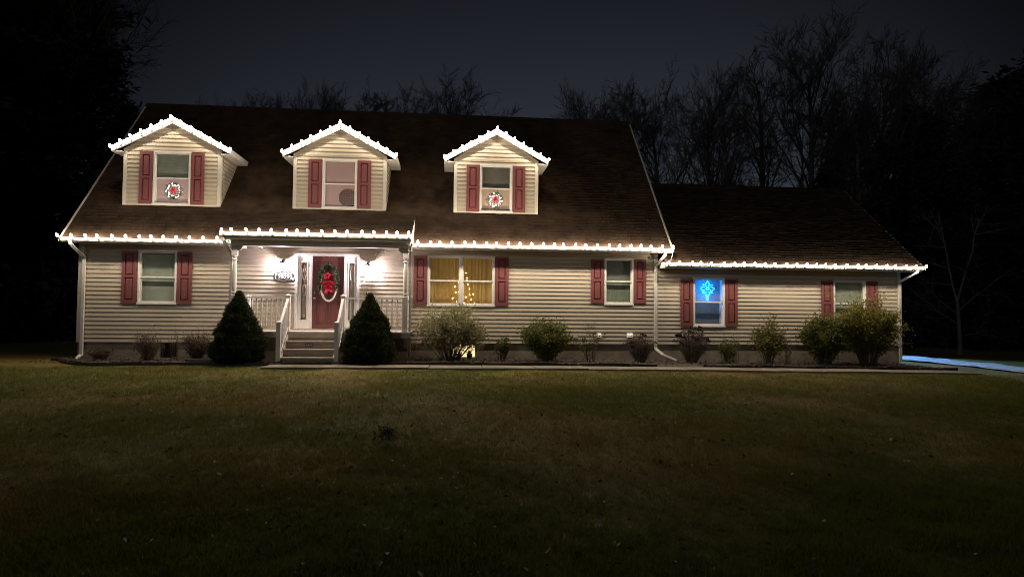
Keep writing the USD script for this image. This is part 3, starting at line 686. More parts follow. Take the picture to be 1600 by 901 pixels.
def railing(p, q, n, drop=0.0, name='railing'):
    """From p to q (x, y, floor z): rails and balusters as parts."""
    r = xf(name, porch); p, q = np.array(p, float), np.array(q, float)
    M().bar(p + [0, 0, .90], q + [0, 0, .90], 0.075, 0.045).build('top_rail', 'white_vinyl', r)
    M().bar(p + [0, 0, .10], q + [0, 0, .10], 0.055, 0.045).build('bottom_rail', 'white_vinyl', r)
    for k in range(n):
        c = p + (q - p) * (k + 1) / (n + 1)
        M().box(c[0] - .017, c[0] + .017, c[1] - .017, c[1] + .017, c[2] + .11, c[2] + .885).build('baluster', 'white_vinyl', r)
railing((4.69, PY, FZ), (5.98, PY, FZ), 9); railing((7.53, PY, FZ), (9.06, PY, FZ), 10)
railing((4.62, -1.23, FZ), (4.62, -0.10, FZ), 7); railing((9.13, -1.23, FZ), (9.13, -0.10, FZ), 7)
def newel(x, y, z0, z1, mt='white_vinyl'):
    n = xf('newel', porch); M().box(x - .053, x + .053, y - .053, y + .053, z0, z1).build('shaft', mt, n)
    c = M().box(x - .067, x + .067, y - .067, y + .067, z1, z1 + .022); c.lathe([(.075, z1 + .022), (0.001, z1 + .06)], (x, y, 0), 4); c.build('cap', mt, n)
NX = (6.03, 7.47)
for x in NX: newel(x, PY, FZ, 1.31); newel(x, -2.20, -0.55, 0.60)
for x in (4.62, 9.13): newel(x, -0.07, FZ, 1.30)
for x in NX:
    r = xf('stair_railing', porch)
    a, b = np.array([x, PY - .055, FZ + .86]), np.array([x, -2.145, 0.50])
    M().bar(a, b, .06, .05).build('top_rail', 'white_vinyl', r)
    M().bar(a - [0, 0, .76], b - [0, 0, .76], .05, .045).build('bottom_rail', 'white_vinyl', r)
    for k in range(6):
        c = a + (b - a) * (k + 1) / 7; M().box(c[0] - .017, c[0] + .017, c[1] - .017, c[1] + .017, c[2] - .75, c[2] - .02).build('baluster', 'white_vinyl', r)
steps = xf('steps', porch)
TZ = (FZ, 0.13, -0.075, -0.275)
for k in range(1, 4):
    y1 = -1.44 - (k - 1) * 0.25
    M().box(6.085, 7.415, y1 - 0.275, y1 - .002, TZ[k] - .035, TZ[k]).build('tread', 'deck', steps)
for k in range(4):
    y1 = -1.45 - k * 0.25 + (.02 if k else .045); zlo = TZ[k + 1] if k < 3 else -0.6
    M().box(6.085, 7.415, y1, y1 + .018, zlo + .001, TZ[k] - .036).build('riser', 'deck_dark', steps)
m = M()
for x in (6.085, 7.395):
    m.prismx([(-1.42, FZ - .05), (-1.42, -.6), (-2.2, -.6), (-2.2, -.40)], x - .035, x - .004)
m.build('stringers', 'white_vinyl', steps)
s = xf('step_plate', porch); m = M(); m.box(6.58, 6.79, -1.695, -1.682, -.015, 0.055); m.build('plate', 'sign_black', s)
m = M()
for i in range(4): m.box(6.60 + i * .045, 6.63 + i * .045, -1.699, -1.6952, .005, .035)
m.build('slots', 'deck', s)

# entrance
ent = xf('entrance', house)
m = M(); m.box(5.89, 5.965, -.045, .09, .38, 2.575); m.box(7.645, 7.715, -.045, .09, .38, 2.575); m.box(5.965, 7.645, -.045, .09, 2.50, 2.575); m.box(6.315, 6.375, -.03, .09, .40, 2.5); m.box(7.275, 7.33, -.03, .09, .40, 2.5); m.build('casing', 'white_trim', ent)
M().box(5.93, 7.68, -.09, .09, .361, .398).build('threshold', 'brass', ent)
dr = M(); dr.box(6.375, 7.275, .02, .065, .40, 2.495); dr.build('door_slab', 'door_red', ent)
for x0, x1, z0, z1 in ((6.47, 6.79, 1.46, 2.36), (6.86, 7.18, 1.46, 2.36), (6.47, 6.79, .58, 1.20), (6.86, 7.18, .58, 1.20)):
    m = M(); frame_rect(m, x0, x1, z0, z1, .022, .008, .0195); m.build('panel_moulding', 'door_red', ent)
    m = M(); m.box(x0 + .06, x1 - .06, .013, .0195, z0 + .06, z1 - .06); m.build('panel', 'door_red', ent)
m = M(); m.lathe([(.001, 0), (.03, .002), (.03, .012), (.014, .016), (.014, .04), (.026, .05), (.03, .07), (.02, .085), (.001, .088)], (0, 0, 0), 14)
v, f = m.get(); rotv = lambda v, c: np.stack([v[:, 0] + c[0], -v[:, 2] + c[1], v[:, 1] + c[2]], 1)
M().add(rotv(v, (6.445, .02, 1.27)), f).build('door_knob', 'brass', ent, smooth=40)
m = M(); m.lathe([(.001, 0), (.03, .002), (.03, .018), (.02, .024), (.001, .025)], (0, 0, 0), 14); v, f = m.get(); M().add(rotv(v, (6.445, .02, 1.44)), f).build('deadbolt', 'brass', ent, smooth=40)
for x0, x1 in ((5.967, 6.313), (7.332, 7.643)):
    sl = xf('sidelight', ent) if False else None
    xm = (x0 + x1) / 2; m = M(); gw = .085
    frame_rect(m, x0, x1, .40, 2.499, (x1 - x0) / 2 - gw, .0, .06) if False else None
    m.box(x0, xm - gw, .0, .06, .40, 2.499); m.box(xm + gw, x1, .0, .06, .40, 2.499); m.box(xm - gw, xm + gw, .0, .06, .40, .66); m.box(xm - gw, xm + gw, .0, .06, 2.31, 2.499)
    m.build('sidelight_panel', 'white_vinyl', ent)
    m = M(); frame_rect(m, xm - gw - .02, xm + gw + .02, .64, 2.33, .022, -.012, -.0005); m.build('sidelight_trim', 'white_trim', ent)
    M().box(xm - gw, xm + gw, .03, .034, .66, 2.31).build('sidelight_glass', 'pane', ent)
    m = M()                         # leaded scrollwork and the hall curtain behind
    for zc in (1.02, 1.5, 1.98):
        t = np.linspace(0, 2 * math.pi, 15); m.tube(np.stack([xm + .05 * np.sin(t), 0 * t + .026, zc + .17 * np.cos(t)], 1), .005, 4, False)
    for zc in (.78, 1.26, 1.74, 2.2): m.ball((xm, .026, zc), .022, 1, (1, .3, 1.3))
    m.build('leaded_work', 'brass', ent)
    M().box(xm - gw - .02, xm + gw + .02, .10, .11, .60, 2.4).build('hall_sheer', 'hall_sheer', ent)

# small fittings on the siding
def hood(x, z, mt, w=.13, h=.11):
    v = xf('vent_hood', house); m = M(); m.box(x - w / 2 - .015, x + w / 2 + .015, -.03, -.021, z - h / 2 - .012, z + h / 2 + .012); m.build('flange', mt, v)
    m = M(); m.prismx([(-.03, z + h / 2), (-.03, z - h / 2), (-.11, z - h / 2), (-.10, z + h * .1)], x - w / 2, x + w / 2); m.build('cowl', mt, v)
hood(14.81, .26, 'vent_white'); hood(15.76, .26, 'vent_white', .16, .12); hood(14.10, .20, 'vent_grey')
M().box(8.0, 8.07, -.04, -.02, .62, .73).build('outlet_cover', 'vent_white', house)
M().box(22.9, 23.1, -.05, -.02, .3, .42).build('outlet_cover', 'vent_grey', house)

# ------------------------------------------------------------------ things on the porch
def point_lamp(path, p, radius, radiance, color):
    q = UsdLux.SphereLight.Define(stage, path); q.CreateRadiusAttr(radius); q.CreateIntensityAttr(float(radiance)); q.CreateNormalizeAttr(False); q.CreateColorAttr(Gf.Vec3f(*color))
    q.AddTranslateOp().Set(Gf.Vec3d(*map(float, p)))

def wall_lamp(x, z, label):
    t = xf('wall_lamp', loc=(x, -.02, z), label=label, cat='lamp')
    m = M(); m.box(-.045, .045, -.02, .0, -.12, .12); m.build('backplate', 'dark_metal', t)
    m = M(); m.tube([(0, -.02, .10), (0, -.07, .15), (0, -.15, .145), (0, -.165, .12)], .010, 6); m.build('arm', 'dark_metal', t)
    m = M(); m.lathe([(.088, .045), (.085, .055), (.05, .085), (.015, .105), (.012, .125), (.001, .13)], (0, -.165, 0), 8); m.add([(.088 * math.cos(i * math.pi / 4), -.165 + .088 * math.sin(i * math.pi / 4), .045) for i in range(8)], [(0, i + 1, i) for i in range(1, 7)]); m.build('cap', 'dark_metal', t)
    m = M()
    for i in range(4):
        a = i * math.pi / 2 + math.pi / 4; m.bar((.075 * math.cos(a), -.165 + .075 * math.sin(a), .046), (.055 * math.cos(a), -.165 + .055 * math.sin(a), -.13), .010, .010, up=(1, .3, 0))
    m.box(-.045, .045, -.21, -.12, -.142, -.13); m.build('cage', 'dark_metal', t)
    m = M(); m.ball((0, -.165, -.03), .032, 2, (1, 1, 1.35)); b = m.build('bulb', 'lamp_glass', t, smooth=True); point_lamp(f'{b.GetPath()}/lamp', (0, -.165, -.03), .028, LAMP_L, (1.0, 0.89, 1.0))
wall_lamp(5.555, 2.23, 'lit black lantern on the siding above the house number')
wall_lamp(7.955, 2.19, 'lit black lantern on the siding beside the bare right sidelight')
for x, lb in ((5.48, 'small round porch ceiling light near the house number'), (8.23, 'small round porch ceiling light near the right porch post')):
    t = xf('ceiling_light', loc=(x, -.62, 2.741), label=lb, cat='ceiling light')
    M().lathe([(.078, -.026), (.085, -.02), (.085, 0)], sides=20).build('rim', 'white_trim', t, smooth=40)
    M().lathe([(.001, -.042), (.04, -.038), (.076, -.026)], sides=20).build('diffuser', 'ceiling_glow', t, smooth=40)

M().box(5.915, 5.94, -.055, -.0455, 1.36, 1.43).build('doorbell', 'sign_white', ent)
t = xf('splash_block', loc=(4.0, -1.78, float(gz(4.0, -1.8)) + .06), rotz=-12, label='pale concrete splash block left of the left spruce', cat='splash block')
m = M(); m.box(-.35, .35, -.15, .15, 0, .035); m.build('tray', 'path_concrete', t)
for y0 in (-.15, .11): M().box(-.35, .35, y0, y0 + .04, .036, .075).build('side_lip', 'path_concrete', t)
# house number plaque
t = xf('house_number_sign', loc=(5.57, -.028, 1.88), label='white framed dark house number plaque under the left porch lantern', cat='sign')
def plaque(w, h, y0, y1):
    poly = [(-w / 2, -h * .30), (-w * .36, -h * .38), (0, -h * .56), (w * .36, -h * .38), (w / 2, -h * .30), (w / 2, h * .36), (w * .38, h * .46), (0, h * .52), (-w * .38, h * .46), (-w / 2, h * .36)]
    return M().prismy(poly, y0, y1)
plaque(.53, .275, -.012, .004).build('edge', 'sign_black', t); plaque(.46, .215, -.017, -.0125).build('white_border', 'sign_white', t); plaque(.405, .18, -.0205, -.0175).build('dark_field', 'sign_black', t)
tx = 0
for ch in '2829':
    g = meshkit.text_mesh(ch, .098, .004, True); v = np.array(g.vertices); wd = v[:, 0].max() - v[:, 0].min()
    v[:, 0] += tx - v[:, 0].min() - .148; tx += wd + .012
    M().add(np.stack([v[:, 0], -.021 - v[:, 2], v[:, 1] - .048], 1), g.faces).build('digit', 'sign_white', t)
t = xf('small_plaque', loc=(5.835, -.026, 1.83), label='narrow dark plate just right of the house number', cat='plate')
M().box(-.03, .03, -.012, .004, -.06, .06).build('plate', 'sign_black', t); M().box(-.02, .02, -.016, -.0125, -.045, .045).build('face', 'post_paint', t)

# leaf scatter shared by wreaths and shrubs
def leaf_quads(P, D, size, r, wide=0.5, jit=0.35):
    """Small folded leaves at points P along directions D."""
    n = len(P); D = D + r.normal(0, jit, (n, 3)); D /= np.linalg.norm(D, axis=1, keepdims=True) + 1e-9
    U = np.cross(D, r.normal(0, 1, (n, 3))); U /= np.linalg.norm(U, axis=1, keepdims=True) + 1e-9
    N = np.cross(D, U); s = size * r.uniform(.6, 1.3, (n, 1)); w = s * wide * .5
    tip = P + D * s; mid = P + D * s * .5
    v = np.stack([P, mid + U * w + N * w * .35, tip, mid - U * w + N * w * .35], 1).reshape(-1, 3)
    b = np.arange(n)[:, None] * 4
    return v, np.vstack([b + [0, 1, 2], b + [0, 2, 3]])

r = np.random.default_rng(3)
t = xf('door_wreath', loc=(6.845, -.03, 1.70), label='oval cream wreath with greenery and red bow on the front door', cat='wreath')
a = np.linspace(0, 2 * math.pi, 49); ring = np.stack([.225 * np.sin(a), 0 * a, .50 * np.cos(a)], 1)
M().tube(ring, .026, 8, False).build('oval_frame', 'rope_cream', t, smooth=True)
M().box(-.008, .008, -.012, .02, .50, .80).build('hanger', 'brass', t)
aa = r.uniform(-2.0, 2.0, 620); P = np.stack([.235 * np.sin(aa), -.03 + 0 * aa, .47 * np.cos(aa) + .02], 1) + r.normal(0, .022, (620, 3)) * [1, .6, 1]
D = np.stack([np.sin(aa), -.6 + 0 * aa, np.cos(aa)], 1) + np.stack([np.cos(aa), 0 * aa, -np.sin(aa)], 1) * r.choice([-1, 1], 620)[:, None]
M().add(*leaf_quads(P, D, .085, r, .34)).build('greenery', 'wreath_green', t, kind='stuff')
def petals(cx, cz, n, R, y):
    m = M()
    for k in range(n):
        an = k * 2.4; rr = R * (.45 + .55 * (k / n)); d = np.array([math.sin(an), -.5 + .5 * k / n, math.cos(an)]); u = np.array([math.cos(an), 0, -math.sin(an)])
        c = np.array([cx, y, cz]); m.add([c, c + d * rr * .6 + u * rr * .4, c + d * rr * 1.1, c + d * rr * .6 - u * rr * .4, c + d * rr * .6 + [0, -.02, 0]], [(0, 4, 1), (1, 4, 2), (2, 4, 3), (3, 4, 0)])
    return m
petals(-.035, .235, 13, .125, -.07).build('red_flower', 'red_ribbon', t)
m = M()
for cx, cz, w, h, rot in ((-.075, .03, .10, .075, .3), (.085, .03, .105, .08, -.35), (-.03, -.06, .075, .075, .9), (.05, -.055, .08, .075, -1.0), (0.01, .04, .06, .06, 0)):   # loops of the bow
    k = 14; an = np.linspace(0, 2 * math.pi, k); ca, sa = math.cos(rot), math.sin(rot)
    rim = []
    for q in an:
        x, z = w * math.cos(q), h * .75 * math.sin(q); y = -.085 - .035 * math.cos(q) ** 2
        rim.append((cx + x * ca - z * sa, y, cz + x * sa + z * ca))
    v = []
    for (x, y, z) in rim: v += [(x, y - .02, z), (x * .96, y + .05, z)]
    m.add(v, [(2 * i, 2 * i + 2, 2 * i + 3, 2 * i + 1) for i in range(k - 1)])
    m.add([(cx, -.135, cz)] + rim, [(0, i + 1, i + 2) for i in range(k - 1)])
m.build('bow', 'red_ribbon', t, smooth=50)
for x0, x1, zb in ((-.05, -.055, -.30), (.06, .115, -.25), (.0, .03, -.22)):
    zz = np.linspace(.0, zb, 9); xs = np.linspace(x0, x1, 9) + .012 * np.sin(zz * 30); ys = -.09 - .018 * np.cos(zz * 24)
    v = [(x + s * .045, y - s * .006, z - (.03 if (i == 8 and s == 0) else 0)) for i, (x, y, z) in enumerate(zip(xs, ys, zz)) for s in (-1, 1)]
    M().add(v, [(2 * i, 2 * i + 1, 2 * i + 3, 2 * i + 2) for i in range(8)]).build('ribbon_tail', 'red_ribbon', t)

# ------------------------------------------------------------------ strings of eave bulbs
BULB = [(.001, -.026), (.020, -.022), (.034, -.002), (.038, .024), (.033, .050), (.019, .074), (.001, .086)]
def string_lights(pts, axis, label, name='light_string', power=1.0):
    """pts: bulb centres; axis: direction the tip points."""
    t = xf(name, label=label, cat='string lights', group=None)
    jr = random.Random(len(pts) * 31 + int(pts[0][0] * 10)); d = np.array(axis, float); d /= np.linalg.norm(d); u = np.cross(d, [1, 0, 0.01]); u /= np.linalg.norm(u); w = np.cross(d, u)
    a = np.arange(7) * 2 * math.pi / 7
    wire = M(); line = []; core = []
    for i, p in enumerate(pts):
        p = np.array(p, float)
        dj = d + np.array([jr.uniform(-.35, .35), jr.uniform(-.15, .15), jr.uniform(-.05, .25)]); dj /= np.linalg.norm(dj); u = np.cross(dj, [1, 0, 0.01]); u /= np.linalg.norm(u); w = np.cross(dj, u)
        v = [p + dj * h + (u * math.cos(q) + w * math.sin(q)) * rr for rr, h in BULB for q in a]
        f = [(i2 * 7 + j, (i2 + 1) * 7 + j, (i2 + 1) * 7 + (j + 1) % 7, i2 * 7 + (j + 1) % 7) for i2 in range(len(BULB) - 1) for j in range(7)]
        M().add(v, f).build('bulb', 'bulb_glass', t, smooth=True)
        core.append((p, f'bulb_{i:03d}' if i else 'bulb'))
        wire.tube([p - d * .085, p - d * .044], .014, 6); line.append(p - d * .085)
    for p, nm in core: point_lamp(f'{t.GetPath()}/{nm}/lamp', p, .0062, BULB_L * power, (1.0, 0.865, 0.69))
    cord = [line[0]]
    for p, q in zip(line[:-1], line[1:]): cord += [(p + q) / 2 - [0, 0, jr.uniform(.0, .04)], q]
    wire.tube(cord, .004, 4); wire.build('wire', 'wire', t)

def run(x0, x1, n, y, z, seed):
    q = random.Random(seed); return [(x0 + (x1 - x0) * i / (n - 1) + q.uniform(-.045, .045), y + q.uniform(-.003, .003), z + q.uniform(-.003, .003)) for i in range(n)]
TIP = (0, -.75, .66)
string_lights(run(-.2, 4.24, 14, -.660, 2.882, 1), TIP, 'white bulb string on the gutter above the far left window', power=.62)
string_lights(run(4.40, 9.26, 16, -1.825, 2.986, 2), TIP, 'white bulb string along the porch gutter', power=.85)
string_lights(run(9.44, 16.86, 24, -.660, 2.882, 3), TIP, 'white bulb string on the gutter above the double window', power=.88)
string_lights(run(16.80, 24.90, 26, -.628, 2.421, 4), TIP, 'white bulb string along the low wing gutter', power=.62)
M().tube([(16.88, -.655, 2.80), (16.87, -.66, 2.66), (16.82, -.64, 2.50)], .007, 6).build('lead_cord', 'white_trim', '/World/light_string_003')
for (a, b, xc), lb in zip(DORMERS, ('white bulb string on the gable of the far left dormer', 'white bulb string on the gable of the middle dormer', 'white bulb string on the gable of the dormer nearest the wing')):
    half = (b - a) / 2; cx = (a + b) / 2; ex = half + .30; zrp = 5.56 + .87 + .10; zt = 5.53 + .09; q = random.Random(int(a * 100))
    pw = .60 if a > 10 else .42
    pts = [(cx + ex * (i / 6), DF - .13 - .07 + q.uniform(-.006, .006), zrp - .045 - (zrp - zt) * abs(i) / 6 + q.uniform(-.008, .008)) for i in range(-6, 7)]
    string_lights(pts, (0, -.6, .8), lb, power=pw)

# ------------------------------------------------------------------ lights inside and on the windows
def window_wreath(x, z, R, y, label, seed, nb):
    r = np.random.default_rng(seed)
    t = xf('window_wreath', loc=(x, y, z), label=label, cat='wreath')
    n = 600; a = r.uniform(0, 2 * math.pi, n); P = np.stack([R * np.cos(a), 0 * a, R * np.sin(a)], 1) + r.normal(0, .03, (n, 3)) * [1, .4, 1]
    D = np.stack([np.cos(a) * r.choice([-.6, 1], n), -.5 + 0 * a, np.sin(a)], 1)
    M().add(*leaf_quads(P, D, .06, r, .3)).build('greenery', 'wreath_green', t, kind='stuff')
    for k in range(nb):
        q = k * 2 * math.pi / nb + r.uniform(-.14, .14); rr = R * r.uniform(.75, 1.2)
        M().ball((rr * math.cos(q), -.035, rr * math.sin(q)), .0125 * r.uniform(.8, 1.25), 1).build('bulb', 'wreath_light', t, smooth=True)
    m = petals(0, .03, 9, .10, -.04)
    for sx in (-.03, .025): m.add([(sx, -.045, .02), (sx + .035, -.045, .02), (sx * 1.7 + .035, -.05, -.11), (sx * 1.7, -.05, -.10)], [(0, 3, 2, 1)])
    m.build('red_bow', 'red_ribbon', t)
window_wreath(2.30, 4.36, .185, .41, 'lit wreath with red bow in the slatted window of the left dormer', 4, 24)
window_wreath(11.68, 4.33, .175, .41, 'lit wreath with red bow in the dormer window nearest the wing', 5, 26)

t = xf('window_ornament', loc=(7.25, .545, 4.315), label='faint round woven ornament in the lower corner of the middle dormer window', cat='ornament')
m = M()
for k in range(8):
    o = (k - 3.5) * .068; h = math.sqrt(max(0, .26 ** 2 - o * o)); m.bar((o, 0, -h), (o, 0, h), .040, .008, up=(0, 1, 0)); m.bar((-h, -.008, o), (min(h, .21), -.008, o), .008, .040, up=(0, 0, 1))
m.build('lattice', 'wicker', t)
a = np.linspace(0, 2 * math.pi, 25); M().tube(np.stack([np.minimum(.255 * np.cos(a), .21), 0 * a, .255 * np.sin(a)], 1), .014, 6, False).build('rim', 'wicker', t, smooth=True)

# christmas tree behind the double window
r = np.random.default_rng(12)
t = xf('christmas_tree', loc=(10.72, .23, 1.0), label='christmas tree of golden lights inside the double window', cat='christmas tree')
M().lathe([(.03, 0), (.02, .9), (.004, 1.28)], sides=8).build('trunk', 'bark', t, smooth=True)
n = 900; h = 1 - np.sqrt(r.uniform(0, 1, n)); a = r.uniform(0, 2 * math.pi, n); rad = (1 - h) * .46 * r.uniform(.3, 1, n)
P = np.stack([rad * np.cos(a), rad * np.sin(a) * .28, .12 + h * 1.15], 1); D = np.stack([np.cos(a), np.sin(a) * .3, -.25 + 0 * a], 1)
keep = r.uniform(0, 1, n) < .16
M().add(*leaf_quads(P[keep], D[keep], .05, r, .12)).build('needles', 'dark_evergreen', t, kind='stuff')
spots = [(.28, -.02), (.30, .10), (.36, .22), (.24, -.30), (.22, .24), (.13, .33), (.10, .15), (.16, -.20), (.42, -.22), (.46, -.14), (.55, .18), (.38, .30), (.66, .14), (.70, -.12), (.78, .11), (.83, -.10), (.88, .13), (.97, -.09), (1.03, .09), (1.08, -.06), (1.13, -.03), (1.20, -.02), (.60, -.21), (.75, -.15), (.12, .05), (.05, .26)]
for zz, xx in spots:
    M().ball((xx + r.uniform(-.02, .02), -.10 + r.uniform(-.02, .02), zz + .07 + r.uniform(-.02, .02)), r.uniform(.009, .0175), 1).build('bulb', 'tree_light', t, smooth=True)

# blue star in the wing window
t = xf('star_light', loc=(18.225, .04, 1.70), label='glowing blue four pointed star hung inside the wing window', cat='star light')
def ray_outline(tip, wd, inner):
    tip = np.array(tip, float); d = tip / np.linalg.norm(tip); s = np.array([d[2], 0, -d[0]])
    return [d * inner + s * wd * .55, d * inner * 1.5 + s * wd * .75, tip, d * inner * 1.5 - s * wd * .75, d * inner - s * wd * .55]
for tip in ((0, 0, .245), (.235, 0, 0), (0, 0, -.36), (-.235, 0, 0)):
    M().tube(ray_outline(tip, .085, .09), .0075, 6).build('ray_tube', 'star_light', t, smooth=40)
M().tube([(0, 0, -.20), (0, 0, -.345)], .018, 6).build('tail_tube', 'star_light', t, smooth=40)
a = np.linspace(0, 2 * math.pi, 13); M().tube(np.stack([.045 * np.cos(a), 0 * a, .038 * np.sin(a)], 1), .012, 6, False).build('centre_ring', 'star_light', t, smooth=40)
for sx in (-1, 1):
    for sz in (-1, 1): M().ball((sx * .128, 0, sz * .118), .02, 1, (1.25, .8, .8)).build('spark', 'star_light', t, smooth=True)

# flood lamp on the far gable wall that lights the drive
fl = xf('flood_lamp', loc=(24.56, 6.2, 3.2), label='flood lamp high on the end wall of the wing', cat='lamp')
M().box(-.02, .05, -.06, .06, -.06, .06).build('mount', 'vent_white', fl)
M().bar((.05, 0, 0), (.16, -.05, -.03), .11, .09).build('housing', 'vent_white', fl)
sp = UsdLux.SphereLight.Define(stage, '/World/flood_lamp/beam')
sp.CreateRadiusAttr(.05); sp.CreateIntensityAttr(36000.0); sp.CreateNormalizeAttr(False); sp.CreateColorAttr(Gf.Vec3f(.22, .48, 1.0))
sh = UsdLux.ShapingAPI.Apply(sp.GetPrim()); sh.CreateShapingConeAngleAttr(42.0); sh.CreateShapingConeSoftnessAttr(.45)
_d = np.array([28.6, -1.0, -.65]) - np.array([24.80, 6.10, 3.12]); _d /= np.linalg.norm(_d)
_z = Gf.Vec3d(*map(float, -_d)); _x = Gf.Cross(Gf.Vec3d(0, 0, 1), _z).GetNormalized(); _y = Gf.Cross(_z, _x); _m = Gf.Matrix4d(1.0)
for _k, _v in enumerate((_x, _y, _z)): _m.SetRow(_k, Gf.Vec4d(_v[0], _v[1], _v[2], 0))
_m.SetRow(3, Gf.Vec4d(.26, -.10, -.08, 1)); sp.AddTransformOp().Set(_m)

# ------------------------------------------------------------------ plants in the beds
def spruce(x, y, R, H, label, seed):
    r = np.random.default_rng(seed); t = xf('dwarf_spruce', loc=(x, y, float(gz(x, y)) + .03), rotz=seed * 40, label=label, cat='spruce', group=None)
    M().lathe([(.05, -.05), (.035, H * .5), (.01, H * .9)], sides=7).build('trunk', 'bark', t, smooth=True)
    prof = lambda h: R * np.interp(h, [0, .06, .22, .42, .62, .80, .93, 1], [.84, .98, 1.0, .86, .62, .36, .13, .015])
    n = 17000; h = r.uniform(0, 1, n) ** 1.25; a = r.uniform(0, 2 * math.pi, n)
    lump = meshkit.fbm(np.stack([np.cos(a) * 2.6, np.sin(a) * 2.6, h * 6.5], 1), 3, seed) - .5
    rr = prof(h) * (1 + .62 * lump + .045 * np.sin(h * 46 + 3 * lump + a)) - np.abs(r.normal(0, .05, n))
    P = np.stack([rr * np.cos(a), rr * np.sin(a), .03 + h * H * .97], 1); D = np.stack([np.cos(a), np.sin(a), .55 + .9 * h], 1)
    M().add(*leaf_quads(P, D, .085, r, .34, .5)).build('crown', 'spruce_needles', t, kind='stuff')
    m = M(); hh = np.linspace(0, .97, 18); m.lathe([(float(prof(q)) * .86, .03 + q * H * .97) for q in hh], sides=18); m.build('inner_crown', 'spruce_needles', t, smooth=True)
spruce(4.96, -1.95, .60, 1.82, 'dark conical spruce left of the porch steps', 2)
spruce(8.27, -1.95, .62, 1.80, 'dark conical spruce right of the porch steps', 6)

def stems(r, n, R, H, base=.12, bend=.5, pts=5, split_n=3):
    """Curved stems from the ground with side shoots; returns polylines."""
    out = []
    for k in range(n):
        a = r.uniform(0, 2 * math.pi); u = math.sqrt(r.uniform(0, 1)); hx = H * (1 - .35 * u * u) * r.uniform(.75, 1.02)
        p0 = np.array([base * math.cos(a) * u, base * math.sin(a) * u, 0]); p1 = np.array([R * math.cos(a) * u, R * math.sin(a) * u, hx])
        s = np.linspace(0, 1, pts)[:, None]; c = p0 * .4 + p1 * .6; c[2] *= .75; c[:2] *= (1 - bend)
        P = (1 - s) ** 2 * p0 + 2 * s * (1 - s) * c + s * s * p1
        out.append((P, np.linspace(.009, .003, pts) * (H ** .5)))
        for j in range(split_n):
            q = r.uniform(.35, .9); b = (1 - q) ** 2 * p0 + 2 * q * (1 - q) * c + q * q * p1
            e = b + np.array([*(r.normal(0, R * .28, 2)), abs(r.normal(0, H * .13)) + .03])
            sp_ = np.linspace(0, 1, 4)[:, None]; out.append((b + (e - b) * sp_ + sp_ * (1 - sp_) * np.array([0, 0, .05]), np.linspace(.004, .002, 4)))
    return out

def shrub(name, x, y, R, H, label, cat, seed, leafmat, nst=26, nleaf=1500, lsize=.06, wide=.5, low=.15, sq=(1, .8), bend=.5, heads=None, split_n=3, base=.12, stem='dry_stem', clump=.03):
    if y == YB: x = 10.36 + (x - 10.36) * 1.024
    r = np.random.default_rng(seed); t = xf(name, loc=(x, y, float(gz(x, y)) + .03), label=label, cat=cat)
    S = stems(r, nst, R, H, base, bend, 5, split_n); S = [(p * [sq[0], sq[1], 1], q) for p, q in S]
    M().add(*tubes(S, 4)).build('stems', stem, t, kind='stuff')
    if nleaf:
        k = r.integers(0, len(S), nleaf); P, D = [], []
        for i in k:
            p = S[i][0]; q = r.uniform(low, 1) * (len(p) - 1); a = int(min(q, len(p) - 2)); P.append(p[a] + (p[a + 1] - p[a]) * (q - a)); D.append(p[a + 1] - p[a])
        P = np.array(P) + r.normal(0, clump, (nleaf, 3)); D = np.array(D); D /= np.linalg.norm(D, axis=1, keepdims=True) + 1e-9
        D = D * .6 + r.normal(0, .6, (nleaf, 3)); P[:, 2] = np.maximum(P[:, 2], .02)
        M().add(*leaf_quads(P, D, lsize, r, wide)).build('leaves', leafmat, t, kind='stuff')
    if heads:
        n, sz, hm = heads
        tips = [p[-1] for p, q in S if len(p) == 5][:n] + [p[-1] for p, q in S if len(p) == 4][:max(0, n - nst)]
        for c in tips:
            m = M(); q = 34; dd = r.normal(0, 1, (q, 3)); dd /= np.linalg.norm(dd, axis=1, keepdims=True); dd[:, 2] = np.abs(dd[:, 2]) * .8
            m.add(*leaf_quads(c + dd * sz * .35, dd, sz * .55, r, .7)); m.build('flower_head', hm, t)
    return t

YB = -.82
shrub('dry_clump', 1.10, -.85, .36, .42, 'low dry clump at the left corner downspout', 'plant', 11, 'dry_leaves', 60, 1000, .05, .4)
shrub('dry_shrub', 2.45, YB, .42, .78, 'thin dry shrub beside the dark basement window, wispy top', 'shrub', 12, 'dry_leaves', 50, 1500, .05, .45, clump=.05)
shrub('tall_weed', 3.00, -.9, .16, 1.05, 'tall thin dry weed against the siding left of the spruce', 'plant', 28, 'dry_leaves', 6, 70, .05, .4)
shrub('dry_shrub', 3.68, YB, .48, .80, 'rounded brown dry shrub left of the conical spruce', 'shrub', 13, 'dry_leaves', 70, 2600, .05, .45, clump=.05)
shrub('pale_shrub', 10.36, YB, 1.02, 1.58, 'large pale variegated shrub in front of the double window', 'shrub', 14, 'variegated_leaves', 44, 8500, .085, .45, .48, (1, .62), .15, None, 7, .22, 'bark', .06)
shrub('leafy_plant', 11.82, YB, .26, .78, 'small dark leafy plant between the pale shrub and the green shrub', 'plant', 15, 'green_leaves', 16, 700, .075, .5)
shrub('green_shrub', 13.02, YB, .78, 1.22, 'dense green shrub below the bare siding right of the double window', 'shrub', 16, 'green_leaves', 60, 8000, .085, .45, .1, (1, .75), .35, None, 5, .18, 'dry_stem', .055)
shrub('spindly_plant', 14.30, YB, .34, 1.14, 'spindly tall plant under the small window', 'plant', 17, 'yellow_leaves', 11, 420, .065, .5, .2, (1, .8), .3, None, 4)
